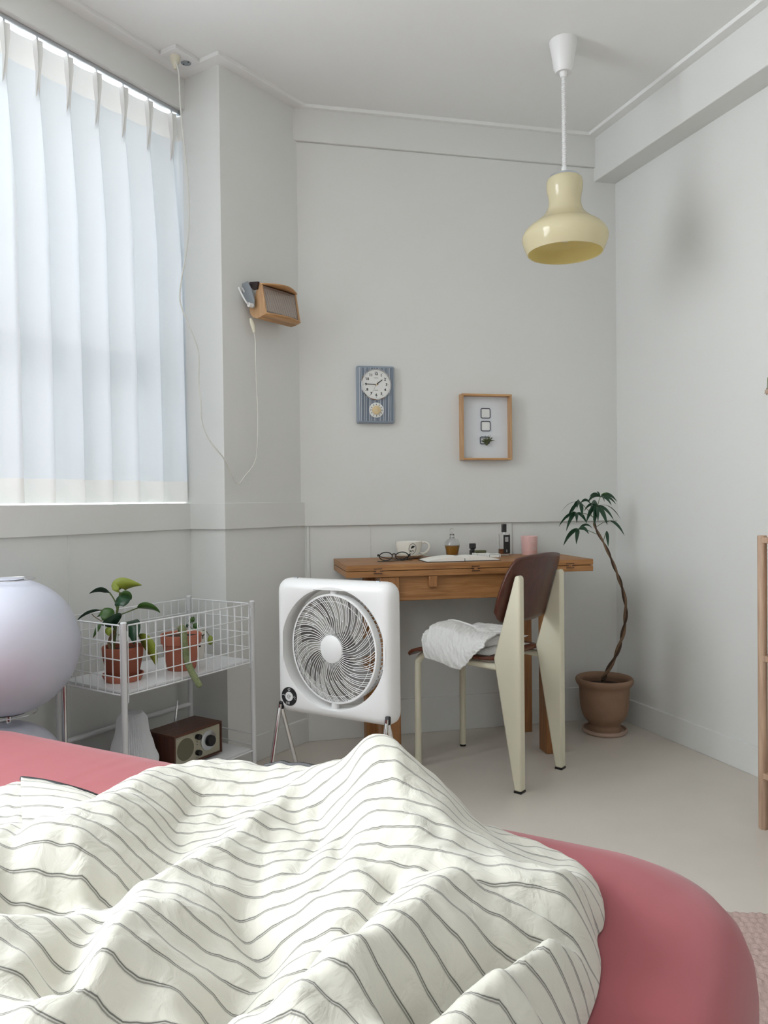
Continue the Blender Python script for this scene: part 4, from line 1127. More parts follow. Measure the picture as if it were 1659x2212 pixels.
# ================================================================== pendant lamp
pz = onz(1217, 90, CEIL)
pen = thing('pendant_lamp', 'cream bell-shaped glass pendant lamp hanging from the ceiling', 'pendant lamp', (pz.x, pz.y, 0))
PD = pz.y
def zz_(py): return ony(1212, py, PD).z
sc = PD / FPX
lathe_thing(pen, 'ceiling_canopy', [(0.0005, CEIL), (30 * sc, CEIL), (30 * sc, CEIL - 0.004), (26 * sc, zz_(112)), (21 * sc, zz_(148)), (18 * sc, zz_(152)), (17 * sc, zz_(158)), (9 * sc, zz_(157)), (7 * sc, zz_(168)), (0.0005, zz_(168))], M['white'])
cp = []
zt, zb_ = zz_(166), zz_(368)
nr = 46
prof_c = []
for k in range(nr):
    z0 = zt + (zb_ - zt) * k / nr; z1 = zt + (zb_ - zt) * (k + 0.5) / nr
    prof_c += [(0.0072, z0), (0.0085, z0 + (z1 - z0) * 0.3), (0.0085, z1), (0.0062, z1 + (z1 - z0) * 0.3)]
co = lathe_thing(pen, 'coiled_cord', prof_c, M['white'], 14, angle=50)
lathe_thing(pen, 'cord_collar', [(0.0005, zz_(362)), (0.010, zz_(362)), (0.012, zz_(376)), (0.0005, zz_(376))], M['white'], 16)
lathe_thing(pen, 'metal_cap', [(0.0005, zz_(374)), (20 * sc, zz_(376)), (32 * sc, zz_(381)), (33 * sc, zz_(386)), (0.0005, zz_(386))], M['alu'], 40)
op = [(30, 384), (36, 388), (38.5, 398), (38, 410), (35, 425), (34, 438), (36, 449), (41, 460), (50, 470), (62, 480), (75, 489), (85, 499), (90.5, 510), (90.5, 518), (87, 530), (82.5, 541), (80, 547)]
shade_o = [(r * sc, zz_(y_)) for r, y_ in op]
def smooth_prof(pr, n=4): return [(p.x, p.y) for p in bez([(a, b, 0) for a, b in pr], n)]
shade_o = smooth_prof(shade_o)
MB().lathe(shade_o, 64, cap=False).build('glass_shade', M['pendant'], pen, angle=80)
MB().lathe([(max(0.001, r - 0.0035), z_ + 0.0005) for r, z_ in shade_o], 64, cap=False).build('shade_lining', M['pendant_in'], pen, angle=80)
MB().lathe([(shade_o[-1][0], shade_o[-1][1]), (shade_o[-1][0] - 0.0018, shade_o[-1][1] - 0.0012), (shade_o[-1][0] - 0.0036, shade_o[-1][1] + 0.0004)], 64, cap=False).build('shade_rim', M['pendant'], pen, angle=80)
M['bulb'] = mat('frosted_bulb', (0.9, 0.88, 0.8, 1), 0.2)
bc_ = zz_(505)
MB().sphere((0, 0, bc_), 0.030, 24, 14).lathe([(0.014, bc_ + 0.024), (0.013, bc_ + 0.075)], 16).build('bulb', M['bulb'], pen)

# ================================================================== potted plant in the corner
pp = onz(1306, 1566, 0); PPY = 3.285
pp = Vector((ony(1306, 1566, PPY).x, PPY, 0))
pot = thing('umbrella_plant', 'tall twisted-trunk houseplant in an aged clay pot in the corner', 'potted plant', pp)
lathe_thing(pot, 'saucer', [(0.0005, 0.0), (0.085, 0.0), (0.093, 0.008), (0.094, 0.019), (0.088, 0.020), (0.084, 0.010), (0.0005, 0.009)], M['clay_pale'], 40)
lathe_thing(pot, 'clay_pot', smooth_prof([(0.0005, 0.0095), (0.066, 0.0095), (0.070, 0.022), (0.064, 0.036), (0.075, 0.052), (0.091, 0.075), (0.100, 0.11), (0.104, 0.16), (0.106, 0.195), (0.117, 0.212), (0.121, 0.226), (0.116, 0.236), (0.107, 0.233), (0.100, 0.215), (0.098, 0.19), (0.0005, 0.188)], 3), M['clay'], 48, angle=60)
lathe_thing(pot, 'soil', [(0.0005, 0.206), (0.05, 0.204), (0.099, 0.198)], M['soil'], 32, cap=False)
tr_px = [(1303,1470),(1308,1456),(1332,1412),(1346,1365),(1352,1318),(1343,1267),(1328,1227),(1310,1184),(1288,1144),(1284,1122),(1291,1100)]
axis = bez([ony(a, b, PPY) - pp for a, b in tr_px], 10)
for ph_, m_, r_ in ((0, M['bark'], 0.0065), (math.pi, M['barkd'], 0.0055)):
    L_ = []; rr = []
    for i, p in enumerate(axis):
        t = i / (len(axis) - 1); a = ph_ + t * 2 * math.pi * 6.5
        w = 0.0062 * (1 - 0.55 * t)
        L_.append(p + Vector((math.cos(a) * w, math.sin(a) * w, math.sin(a) * 0.001))); rr.append(r_ * (1 - 0.5 * t))
    MB().tube(L_, rr, 8).build('trunk', m_, pot, angle=80)
def lp(px, py, dy=0.0): return ony(px, py, PPY + dy) - pp
def whorl(cx, cy, blades, stem_from=None, dy=0.0):
    c = lp(cx, cy, dy)
    if stem_from:
        sf = lp(*stem_from)
        MB().tube([sf, (sf + c) / 2 + Vector((0, 0, 0.006)), c], 0.0014, 5).build('leaf_stalk', M['stem'], pot)
    for tx, ty, w, dd in blades:
        tip = lp(tx, ty, dy + dd)
        mid = (c * 0.45 + tip * 0.55); mid.z += 0.30 * (abs(tip.x - c.x) + abs(dd)) + 0.012
        sd = None
        d_ = tip - c
        sd = Vector((-d_.z, 0.35 * d_.length, d_.x)) if abs(d_.x) < 0.08 else None
        leaf_mb(c, mid, tip, w, 0.18, sd, 9, 0.8).build('leaf', M['leaf'], pot, angle=80)
whorl(1291, 1092, [(1266,1130,.022,-.03),(1284,1136,.026,-.05),(1292,1127,.020,-.05),(1312,1134,.024,-.04),(1326,1124,.014,0),(1341,1122,.014,.02),(1262,1104,.013,.02),(1275,1100,.018,-.06)], (1291,1100))
whorl(1255, 1086, [(1212,1106,.012,0),(1236,1108,.020,-.03),(1226,1120,.016,.02),(1258,1117,.020,-.04),(1278,1092,.012,.03),(1246,1100,.020,-.05)], (1284,1122))
whorl(1246, 1108, [(1207,1138,.013,.0),(1223,1148,.018,-.03),(1246,1130,.020,-.05),(1268,1131,.016,-.01),(1228,1126,.014,.03)], (1286,1118))
whorl(1297, 1073, [(1270,1086,.018,-.02),(1273,1074,.008,.02),(1306,1084,.013,-.05),(1321,1092,.014,-.02),(1331,1090,.012,.0),(1333,1084,.016,.02),(1288,1064,.006,0)], (1291,1094))
whorl(1250, 1143, [(1217,1179,.020,-.01),(1245,1176,.022,-.04),(1272,1154,.017,-.03),(1280,1142,.010,.02)], (1289,1154))
whorl(1318, 1125, [(1349,1157,.013,0)], (1288,1138))
whorl(1311, 1147, [(1314,1181,.017,-.03)], (1304,1167))
MB().add([lp(1298,1069), lp(1303,1065), lp(1312,1063), lp(1310,1067), lp(1302,1069)], [(0, 1, 2, 3, 4)]).build('young_leaf', M['leaf2'], pot, solid=0.001)

# ================================================================== wooden shelf at the right edge
sh0 = onz(1649, 1790, 0)
SA = math.atan2(-ER.x, ER.y)           # local +x into the wall side, -y towards the camera
shelf = thing('wooden_shelf', 'washed oak open shelf with round posts at the right edge', 'shelf', (sh0.x, sh0.y, 0), math.atan2(-NR.y, -NR.x))
SD, SL, SH = 0.28, 0.62, 0.885
for x in (0.0, SD):
    for y in (0.0, -SL):
        MB().lathe([(0.012, 0.0), (0.0135, 0.004), (0.0135, SH - 0.004), (0.0125, SH)], 20, T(x, y, 0)).build('post', M['ash'], shelf, angle=50)
for z_ in (0.862, 0.508, 0.155):
    MB().box(-0.010, SD + 0.010, -SL + 0.002, -0.002, z_, z_ + 0.018).build('shelf_board', M['ash'], shelf, bevel=0.002)
MB().box(0.03, SD - 0.02, -SL + 0.03, -0.016, 0.64, 0.861).build('drawer_box', M['oakx'], shelf, bevel=0.002)

# small dried-flower ornament on the right wall, cut by the picture edge
q = onplane(1661, 846, RC, NR)
orn = thing('dried_flower', 'small beige dried flower head hung on the right wall', 'ornament', q + NR * 0.008)
MB().sphere((0, 0, 0), 0.008, 10, 7, None, 1.1).build('flower_head', M['clay_pale'], orn)
for k in range(7):
    a = 2 * math.pi * k / 7
    leaf_mb((0, 0, 0), (0.006 * ER.x * math.cos(a), 0.006 * ER.y * math.cos(a), 0.006 * math.sin(a)), (0.013 * ER.x * math.cos(a), 0.013 * ER.y * math.cos(a), 0.013 * math.sin(a)), 0.007).build('petal', M['clay_pale'], orn, solid=0.001)
MB().tube([(0, 0, 0.006), (-NR.x * 0.004, -NR.y * 0.004, 0.05)], 0.0012, 5).build('stalk', M['stem'], orn)

# ================================================================== white wire trolley
cart = thing('wire_trolley', 'white wire basket trolley standing below the window sill', 'trolley', (-0.764, 2.238, 0), sa)
KW, KD = 0.55, 0.315
for x in (0, KW):
    for y in (0, KD):
        ps = MB().lathe([(0.0088, 0.03), (0.0088, 0.650), (0.0095, 0.651), (0.0095, 0.654), (0.007, 0.656)], 14, T(x, y, 0)).build('post', M['whitem'], cart, angle=50)
        MB().lathe([(0.013, 0.004), (0.015, 0.010), (0.013, 0.022), (0.008, 0.030)], 14, T(x, y, 0)).build('castor', M['whitem'], ps)
        for z_ in (0.615, 0.432):
            MB().box(x - 0.012 if x else x + 0.008, x - 0.008 if x else x + 0.012, y - 0.006, y + 0.006, z_ - 0.014, z_ + 0.014).build('bracket', M['whitem'], ps)
ZT, ZB = 0.645, 0.440
WR = 0.0019
zs_ = [ZB + (ZT - ZB) * k / 4 for k in range(5)]
e = 0.016
def wire(pts_, r=WR): return MB().tube(pts_, r, 6).build('basket_wire', M['whitem'], cart)
for y in (0, KD):
    for z_ in zs_: wire([(e, y, z_), (KW - e, y, z_)], 0.0026 if z_ in (zs_[0], zs_[-1]) else WR)
for x in (0, KW):
    for z_ in zs_: wire([(x, e, z_), (x, KD - e, z_)], 0.0026 if z_ in (zs_[0], zs_[-1]) else WR)
vsrc = wire([(0, 0, ZB), (0, 0, ZT)])
vsrc.location = (e, 0.001, 0)
for y in (0.001, KD + 0.001):
    for k in range(16):
        if y < 0.01 and k == 0: continue
        inst('basket_wire', vsrc, cart, T(e + (KW - 2 * e) * k / 15, y, 0))
for x in (0.001, KW + 0.001):
    for k in range(9):
        inst('basket_wire', vsrc, cart, T(x, e + (KD - 2 * e) * k / 8, 0))
MB().box(0.010, KW - 0.010, 0.006, KD - 0.006, ZB + 0.002, ZB + 0.010).build('upper_shelf', M['whitem'], cart, bevel=0.001)
LZ = 0.135
MB().box(0.010, KW - 0.010, 0.006, KD - 0.006, LZ - 0.012, LZ).build('lower_shelf', M['whitem'], cart, bevel=0.001)
MB().tube([(0, KD, 0.250), (KW, KD, 0.250)], 0.0085, 12).build('back_bar', M['whitem'], cart)
for z_ in (0.185, 0.145):
    for x in (0, KW):
        MB().tube([(x, 0.008, z_), (x, KD - 0.008, z_)], 0.0024, 6).build('guard_wire', M['whitem'], cart)
MB().tube([(0.008, 0, 0.128), (KW - 0.008, 0, 0.128)], 0.0026, 6).build('guard_wire', M['whitem'], cart)
CM = T(-0.764, 2.238, 0) @ Matrix.Rotation(sa, 4, 'Z')
def on_cart(x, y, z): return CM @ Vector((x, y, z))
ST = ZB + 0.0102
M['soil2'] = M['soil']

# pot plant 1
c1 = on_cart(0.108, 0.140, ST)
p1 = thing('foliage_plant', 'dark green leafy plant in terracotta pot with saucer on the trolley', 'potted plant', c1)
lathe_thing(p1, 'saucer', [(0.0005, 0.0), (0.054, 0.0), (0.062, 0.016), (0.063, 0.021), (0.059, 0.021), (0.052, 0.007), (0.0005, 0.006)], M['terra_pale'], 36)
lathe_thing(p1, 'terracotta_pot', [(0.0005, 0.0062), (0.043, 0.0062), (0.047, 0.010), (0.060, 0.072), (0.061, 0.074), (0.0625, 0.104), (0.061, 0.107), (0.057, 0.106), (0.055, 0.090), (0.0005, 0.089)], M['terra'], 40)
lathe_thing(p1, 'soil', [(0.0005, 0.097), (0.03, 0.096), (0.0552, 0.092)], M['soil'], 28, cap=False)
def q1(px, py, dy=0.0): return ony(px, py, c1.y + dy) - c1
MB().tube(bez([q1(243, 1402), q1(247, 1375), q1(250, 1345), q1(254, 1315), q1(259, 1290), q1(262, 1280)], 6), [0.0065] * 8 + [0.0052] * 8 + [0.0038] * 15, 8).build('stem', M['stem'], p1)
MB().tube(bez([q1(238, 1402, -.01), q1(236, 1385, -.01), q1(247, 1362, -.005)], 5), 0.005, 8).build('stem', M['bark'], p1)
def lf(b, c, t, w, m, stalk=None, fold=0.2, side=None):
    B, Cc, Tt = q1(*b), q1(*c), q1(*t)
    if stalk: MB().tube(bez([q1(*s_) for s_ in stalk] + [B], 6), 0.0022, 6).build('leaf_stalk', M['stem'], p1)
    leaf_mb(B, Cc, Tt, w, fold, side, 12, 0.75).build('leaf', m, p1, solid=0.0008, angle=80)
VX = (1, 0, 0.15)
lf((237,1280,0), (222,1262,0), (193,1282,0), .030, M['leaf'], [(254,1320,0),(248,1298,0)], .3, (0.25, -0.75, 0.6))
lf((259,1280,-.005), (246,1256,-.01), (306,1264,0), .050, M['leafy'], [(256,1300,0)], .3, (-0.2, -0.45, 0.9))
lf((256,1288,-.02), (268,1298,-.05), (266,1310,-.055), .052, M['leaf'], None, .2, (0.9, 0.1, 0.35))
lf((262,1286,.0), (276,1282,.0), (283,1296,.01), .034, M['leaf2'], None, .2, (0.5, -0.5, 0.7))
lf((298,1313,0), (325,1306,-.01), (346,1324,0), .040, M['leaf2'], [(254,1330,0),(275,1322,0)], .25, (0.1, -0.75, 0.65))
lf((216,1318,0), (188,1316,.0), (165,1342,.0), .012, M['leaf'], [(250,1332,0),(236,1322,0)], .2, (0, -0.6, 0.8))
lf((222,1316,-.02), (232,1332,-.03), (221,1340,-.03), .058, M['leaf2'], [(250,1338,0)], .2, (0.85, 0.1, 0.6))
lf((262,1330,-.04), (240,1342,-.075), (220,1350,-.075), .056, M['leaf'], [(250,1348,-.01)], .15, (0.35, -0.5, 0.85))
lf((222,1344,-.02), (210,1348,-.03), (201,1378,-.03), .030, M['leaf2'], [(246,1356,-.01)], .2, (0.7, -0.5, 0.3))
lf((240,1354,-.02), (232,1362,-.03), (236,1374,-.03), .026, M['leafy'], None, .2, (0.9, 0.1, 0.2))
lf((262,1344,.01), (292,1340,-.04), (289,1392,-.055), .060, M['leaf'], [(251,1352,0)], .15, (0.95, -0.2, 0.1))
lf((300,1372,-.01), (325,1392,-.02), (338,1440,-.02), .052, M['leafy'], [(256,1372,0),(280,1362,0)], .2, (0.8, -0.5, 0.45))
MB().tube(bez([q1(220, 1342), q1(205, 1333), q1(198, 1326)], 4), 0.0014, 5).build('leaf_stalk', M['bark'], p1)

# pot plant 2: trailing cactus
c2 = on_cart(0.312, 0.100, ST)
p2 = thing('trailing_cactus', 'pale woolly cactus trailing out of a terracotta pot on the trolley', 'potted plant', c2)
lathe_thing(p2, 'terracotta_pot', [(0.0005, 0.0), (0.044, 0.0), (0.047, 0.003), (0.060, 0.086), (0.0655, 0.088), (0.067, 0.116), (0.0655, 0.118), (0.062, 0.117), (0.058, 0.100), (0.0005, 0.099)], M['terra_pale'], 40)
lathe_thing(p2, 'soil', [(0.0005, 0.110), (0.03, 0.109), (0.0615, 0.106)], M['soil'], 28, cap=False)
def q2(px, py, dy=0.0): return ony(px, py, c2.y + dy) - c2
tail = bez([q2(390, 1364, -.005), q2(392, 1357, -.035), q2(396, 1363, -.062), q2(398, 1390, -.078), q2(404, 1425, -.086), q2(416, 1455, -.115), q2(428, 1475, -.155), q2(433, 1484, -.160)], 7)
trad = [0.009 + 0.0025 * min(1, i / 8) - 0.003 * max(0, (i - 30) / 19) for i in range(len(tail))]
trad[-1] = 0.003
MB().tube(tail, trad, 12).build('cactus_tail', M['cactus'], p2, angle=80)
tuft = MB()
for k in range(70):
    a = random.uniform(0, 2 * math.pi); b_ = random.uniform(0.1, 1.3); r_ = 0.019
    base = Vector(q2(391, 1360, -.022)); d_ = Vector((math.cos(a) * math.sin(b_), math.sin(a) * math.sin(b_), math.cos(b_)))
    tuft.tube([base, base + d_ * r_], [0.0012, 0.0002], 4)
tf = tuft.build('wool_tuft', M['wool'], p2); tf['kind'] = 'stuff'

# little vine in a printed white cup
c3 = on_cart(0.452, 0.175, ST)
p3 = thing('vine_cup', 'small round-leaved vine in a white printed cup behind the cactus', 'potted plant', c3, math.radians(-20))
lathe_thing(p3, 'cup', [(0.0005, 0.0), (0.024, 0.0), (0.025, 0.002), (0.0355, 0.098), (0.037, 0.099), (0.0365, 0.102), (0.034, 0.102), (0.033, 0.088), (0.0005, 0.087)], M['ceramic'], 32)
lathe_thing(p3, 'soil', [(0.0005, 0.092), (0.033, 0.090)], M['soil'], 24, cap=False)
tm = text_mesh('HOY', 0.022, 0.0004, 0.0005)
for v_ in tm.vertices:
    a = -0.80 + v_.co.x / 0.0355; r_ = 0.0350 + 0.0008 + v_.co.z
    v_.co = (r_ * math.cos(a), r_ * math.sin(a), 0.082 + v_.co.y)
put('lettering', tm, M['ink'], p3, smooth=False)
for z0, z1, a0, a1, m_ in ((0.046, 0.052, -1.3, -0.5, M['ink']), (0.014, 0.040, -1.45, -0.75, M['red_print'])):
    n_ = 8; vs = []
    for i in range(n_ + 1):
        a = a0 + (a1 - a0) * i / n_
        for z_ in (z0, z1):
            r_ = 0.0252 + (z_ - 0.002) / 0.096 * 0.0105 + 0.0004; vs.append((r_ * math.cos(a), r_ * math.sin(a), z_))
    MB().add(vs, [(2 * i, 2 * i + 2, 2 * i + 3, 2 * i + 1) for i in range(n_)]).build('printed_patch', m_, p3, smooth=False)
inv3 = (T(*c3) @ Matrix.Rotation(math.radians(-20), 4, 'Z')).inverted()
def q3(px, py, dy=0.0): return inv3 @ ony(px, py, c3.y + dy)
def disc_leaf(px, py, r, m, dy=0.0, el=1.0, tilt=0.25):
    c_ = q3(px, py, dy); n_ = 14
    rot = inv3.to_3x3()
    vs = [c_] + [c_ + rot @ Vector((r * math.cos(2 * math.pi * i / n_), r * tilt * math.sin(2 * math.pi * i / n_), r * el * math.sin(2 * math.pi * i / n_) )) for i in range(n_)]
    MB().add(vs, [(0, 1 + i, 1 + (i + 1) % n_) for i in range(n_)]).build('leaf', m, p3, solid=0.001)
MB().tube(bez([q3(417, 1372), q3(417, 1352), q3(415, 1340), q3(413, 1332)], 4), 0.0014, 5).build('stem', M['stem'], p3)
MB().tube(bez([q3(416, 1360), q3(411, 1354), q3(406, 1349)], 4), 0.001, 5).build('stem', M['stem'], p3)
MB().tube(bez([q3(430, 1368), q3(442, 1361), q3(449, 1368), q3(455, 1378)], 4), 0.0012, 5).build('stem', M['stem'], p3)
disc_leaf(411, 1341, 0.006, M['leaf2'], -.01, 1.5); disc_leaf(417, 1338, 0.0065, M['leaf2'], 0, 1.5); disc_leaf(423, 1352, 0.0105, M['leaf2'], -.01)
disc_leaf(404, 1352, 0.004, M['leaf'], 0, 1.6); disc_leaf(454.5, 1383, 0.0105, M['leafy'], -.01, 1.55)

# ------------------------------------------------------------------ radio and pleated lamp on the lower shelf
rad = thing('table_radio', 'walnut table radio with round dial on the lower trolley shelf', 'radio', on_cart(0.235, 0.055, LZ + 0.0005), sa)
RW, RD, RH = 0.215, 0.133, 0.113
MB().box(0, RW, 0, RD, 0.006, 0.012).build('cabinet_panel', M['walnut_x'], rad, bevel=0.001)
MB().box(0, RW, 0, RD, RH - 0.007, RH).build('cabinet_panel', M['walnut_x'], rad, bevel=0.001)
for x0 in (0, RW - 0.007): MB().box(x0, x0 + 0.007, 0, RD, 0.012, RH - 0.007).build('cabinet_panel', M['walnut'], rad, bevel=0.001)
MB().box(0.007, RW - 0.007, RD - 0.006, RD - 0.001, 0.012, RH - 0.007).build('back_panel', M['black'], rad)
face = MB().box(0.007, RW - 0.007, 0.005, 0.011, 0.012, RH - 0.007).build('front_panel', M['radio_face'], rad)
for x0 in (0.02, RW - 0.03): 
    for y0 in (0.02, RD - 0.03): MB().box(x0, x0 + 0.01, y0, y0 + 0.01, 0, 0.006).build('foot', M['black'], rad)
FXr = Matrix.Rotation(math.pi / 2, 4, 'X')
def disc(name, x, z_, prof, m, seg=32, parent=None): return MB().lathe(prof, seg, T(x, 0.005, z_) @ FXr).build(name, m, parent or rad, angle=45)
RZ = 0.060
disc('speaker_grille', 0.052, RZ - 0.002, [(0.0365, 0.0), (0.0365, 0.0008), (0.0005, 0.0010)], M['speaker'], 48)
disc('tuning_dial', 0.153, RZ + 0.002, [(0.034, 0.0), (0.0335, 0.0035), (0.024, 0.007), (0.0005, 0.0075)], M['alu'], 48)
disc('tuning_knob', 0.153, RZ + 0.002, [(0.019, 0.007), (0.0185, 0.018), (0.0165, 0.021), (0.0005, 0.021)], M['black'], 28)
for z_ in (RZ + 0.027, RZ - 0.026):
    disc('knob', 0.103, z_, [(0.0085, 0.0), (0.0085, 0.008), (0.010, 0.009), (0.009, 0.016), (0.0005, 0.016)], M['black'], 24)
for z_ in (RZ + 0.009, RZ): disc('indicator', 0.103, z_, [(0.0018, 0), (0.0016, 0.0012), (0.0005, 0.0012)], M['black'], 10)
for k in range(15):
    a = math.radians(20 + k * 12)
    MB().box(-0.0004, 0.0004, -0.0002, 0.0003, 0.0375, 0.0405).build('dial_mark', M['grey_print'], face, smooth=False).matrix_basis = T(0.153, 0.0048, RZ + 0.002) @ Matrix.Rotation(math.pi / 2 - a, 4, 'Y')
MB().box(0.012, 0.030, 0.0044, 0.0051, 0.099, 0.1003).build('dial_mark', M['grey_print'], face)
MB().box(0.096, 0.111, 0.0044, 0.0051, 0.017, 0.0183).build('dial_mark', M['grey_print'], face)
MB().tube([(0.125, RD + 0.004, 0.09), (0.140, RD + 0.006, 0.165)], [0.0042, 0.0038], 8).build('antenna', M['chrome'], rad)
MB().tube([(0.140, RD + 0.006, 0.165), (0.143, RD + 0.006, 0.180)], [0.002, 0.002], 8).sphere((0.1435, RD + 0.006, 0.181), 0.003, 8, 6).build('antenna_tip', M['chrome'], rad)

pll = thing('pleated_lamp', 'white pleated paper table lamp left of the radio', 'table lamp', on_cart(0.148, 0.150, LZ + 0.0005))
sh_ = smooth_prof([(0.062, 0.020), (0.074, 0.030), (0.079, 0.052), (0.068, 0.080), (0.062, 0.105), (0.055, 0.125), (0.049, 0.148), (0.047, 0.170), (0.043, 0.186), (0.032, 0.200)], 4)
rings = []
for r_, z_ in sh_:
    rings.append([((r_ + 0.0022 * (1 if i % 2 else -1)) * math.cos(2 * math.pi * i / 120), (r_ + 0.0022 * (1 if i % 2 else -1)) * math.sin(2 * math.pi * i / 120), z_) for i in range(120)])
M['pleat'] = mat('white_pleated_paper', (0.78, 0.79, 0.81, 1), 0.7)
MB().loft(rings, False, False).build('pleated_shade', M['pleat'], pll, angle=20)
lathe_thing(pll, 'base', [(0.0005, 0), (0.044, 0), (0.046, 0.006), (0.020, 0.016), (0.010, 0.030), (0.009, 0.12), (0.0005, 0.12)], M['white'], 28)
lathe_thing(pll, 'shade_top', [(0.0005, 0.2005), (0.032, 0.1995)], M['pleat'], 28, cap=False)

# ================================================================== globe floor lamp
gy = 2.12
gc = ony(16, 1396, gy); GR = 148 * gy / FPX
gl2 = thing('globe_lamp', 'floor lamp with stacked white opal globes on a chrome pole', 'floor lamp', (gc.x, gc.y, 0))
MB().sphere((0, 0, gc.z), GR, 64, 40).build('globe', M['opal'], gl2, angle=80)
def cap_prof(zc, up=1):
    return [(GR * math.sin(t) + 0.0012, zc + up * (GR * math.cos(t) + 0.002)) for t in np.linspace(0.24, 0.001, 8)]
def capm(zc, up, nm):
    mb = MB().lathe(cap_prof(zc, up), 40, cap=False); mb.build('globe_cap', M['opal'], gl2, angle=80)
    MB().tube([(GR * math.sin(0.40) * math.cos(t), GR * math.sin(0.40) * math.sin(t), zc + up * (GR * math.cos(0.40) + 0.0105)) for t in [2 * math.pi * i / 60 for i in range(60)]], 0.0014, 6, True).build(nm, M['chrome'], gl2)
capm(gc.z, 1, 'chrome_ring'); capm(gc.z, -1, 'chrome_ring')
GR2 = 0.147
z2 = ony(16, 1561, gy).z - GR2
MB().sphere((0, 0, z2), GR2, 64, 40).build('globe', M['opal'], gl2, angle=80)
MB().lathe([(GR2 * math.sin(t) + 0.0012, z2 + (GR2 * math.cos(t) + 0.002)) for t in np.linspace(0.24, 0.001, 8)], 40, cap=False).build('globe_cap', M['opal'], gl2, angle=80)
po = ony(139, 1540, 2.262) - Vector((gc.x, gc.y, 0)); po.z = 0
MB().tube([po + Vector((0, 0, 0.02)), po + Vector((0, 0, gc.z + GR * 0.45)), ], 0.0075, 12).build('pole', M['chrome'], gl2)
lathe_thing(gl2, 'foot_plate', [(0.0005, 0.0), (0.10, 0.0), (0.10, 0.010), (0.095, 0.014), (0.0005, 0.014)], M['chrome'], 40)
MB().tube([(0, 0, 0.013), (0, 0, z2 - GR2 + 0.005)], 0.010, 12).build('lower_stem', M['chrome'], gl2)
MB().tube([(0, 0, z2 + GR2), (0, 0, gc.z - GR)], 0.008, 12).build('joint', M['chrome'], gl2)
MB().tube(bez([po + Vector((0, 0, 0.03)), po * 0.6 + Vector((0, 0, 0.006)), (0, 0, 0.006)], 5), 0.006, 10).build('foot_arm', M['chrome'], gl2)

# ================================================================== box fan
FA = math.radians(-29.2)
fp = Vector((-0.170, 2.395, 0))
fan = thing('box_fan', 'white square box fan on chrome A-shaped feet facing the bed', 'fan', fp, FA)
FWd, FHt, FTk = 0.432, 0.436, 0.062
FZ = 0.536                                # centre height
NSEG = 28
NSEG = 160
ANG = [2 * math.pi * (i + 0.5) / NSEG for i in range(NSEG)]
def rr_at(w, h, r, a):
    """distance from the centre to a rounded rectangle's outline along angle a"""
    lo, hi = 0.0, w + h
    for _ in range(40):
        m_ = (lo + hi) / 2
        qx = abs(m_ * math.cos(a)) - (w / 2 - r); qz = abs(m_ * math.sin(a)) - (h / 2 - r)
        d_ = math.hypot(max(qx, 0), max(qz, 0)) + min(max(qx, qz), 0) - r
        if d_ > 0: hi = m_
        else: lo = m_
    return lo
def sq_ring(inset, y, r):
    return [(rr_at(FWd - 2 * inset, FHt - 2 * inset, r, a) * math.cos(a), y, FZ + rr_at(FWd - 2 * inset, FHt - 2 * inset, r, a) * math.sin(a)) for a in ANG]
def hole_ring(rad_, y, shift=0.004):
    return [(rad_ * math.cos(a), y, FZ + shift + rad_ * math.sin(a)) for a in ANG]
HR = 0.190
rings = [hole_ring(HR, FTk, ), sq_ring(0.012, FTk, 0.028), sq_ring(0.003, FTk - 0.004, 0.036), sq_ring(0.0, FTk - 0.012, 0.038), sq_ring(0.0, 0.034, 0.038)]
for k in range(1, 8):
    a = math.pi / 2 * k / 7
    rings.append(sq_ring(0.030 * (1 - math.cos(a)), 0.034 - 0.034 * math.sin(a), 0.038 - 0.012 * (1 - math.cos(a))))
rings += [hole_ring(HR + 0.004, 0.0), hole_ring(HR + 0.001, 0.001), hole_ring(HR, 0.004), hole_ring(HR, FTk)]
MB().loft(rings, False, False).build('housing', M['white'], fan, angle=45)
# drum with grilles on a vertical pivot
GRr = 0.1715
gz = FZ + 0.004
FR = T(0, 0, gz) @ Matrix.Rotation(math.radians(-7), 4, 'Z')
drum = MB().lathe([(GRr - 0.006, -0.004), (GRr, -0.004), (GRr + 0.001, 0.0), (GRr + 0.001, 0.020), (GRr - 0.004, 0.022), (GRr - 0.006, 0.0)], 72, FR @ T(0, 0.012, 0) @ Matrix.Rotation(-math.pi / 2, 4, 'X'), cap=False).build('drum_rim', M['white'], fan, angle=40)
for sz in (-1, 1):
    MB().tube([(0, 0.022, gz + sz * (GRr - 0.002)), (0, 0.022, gz + sz * (HR + 0.006))], 0.013, 14).build('pivot', M['white'], fan)
slot = MB().box(-0.0012, 0.0012, 0.032, 0.058, GRr - 0.008, GRr - 0.003).mesh('drum_slat'); slot.materials.append(M['white'])
for k in range(72):
    o = bpy.data.objects.new('drum_slat', slot); COL.objects.link(o); o.parent = fan
    o.matrix_basis = FR @ Matrix.Rotation(2 * math.pi * k / 72, 4, 'Y')
MB().lathe([(GRr - 0.009, 0.056), (GRr - 0.003, 0.056), (GRr - 0.003, 0.061), (GRr - 0.009, 0.061)], 72, FR @ Matrix.Rotation(-math.pi / 2, 4, 'X'), cap=False).build('rear_rim', M['white'], fan, angle=40)
def spiral(r0, r1, a0, tw, y0, n=12):
    res = []
    for i in range(n + 1):
        t = i / n; r_ = r0 + (r1 - r0) * t; a = a0 + tw * (max(0, r_ - 0.042) / (GRr - 0.042)) ** 1.15
        dome = -0.010 * (1 - (r_ / GRr) ** 2)
        res.append((r_ * math.cos(a), y0 + dome, r_ * math.sin(a)))
    return res
TW = 0.62
HUB = 0.0435
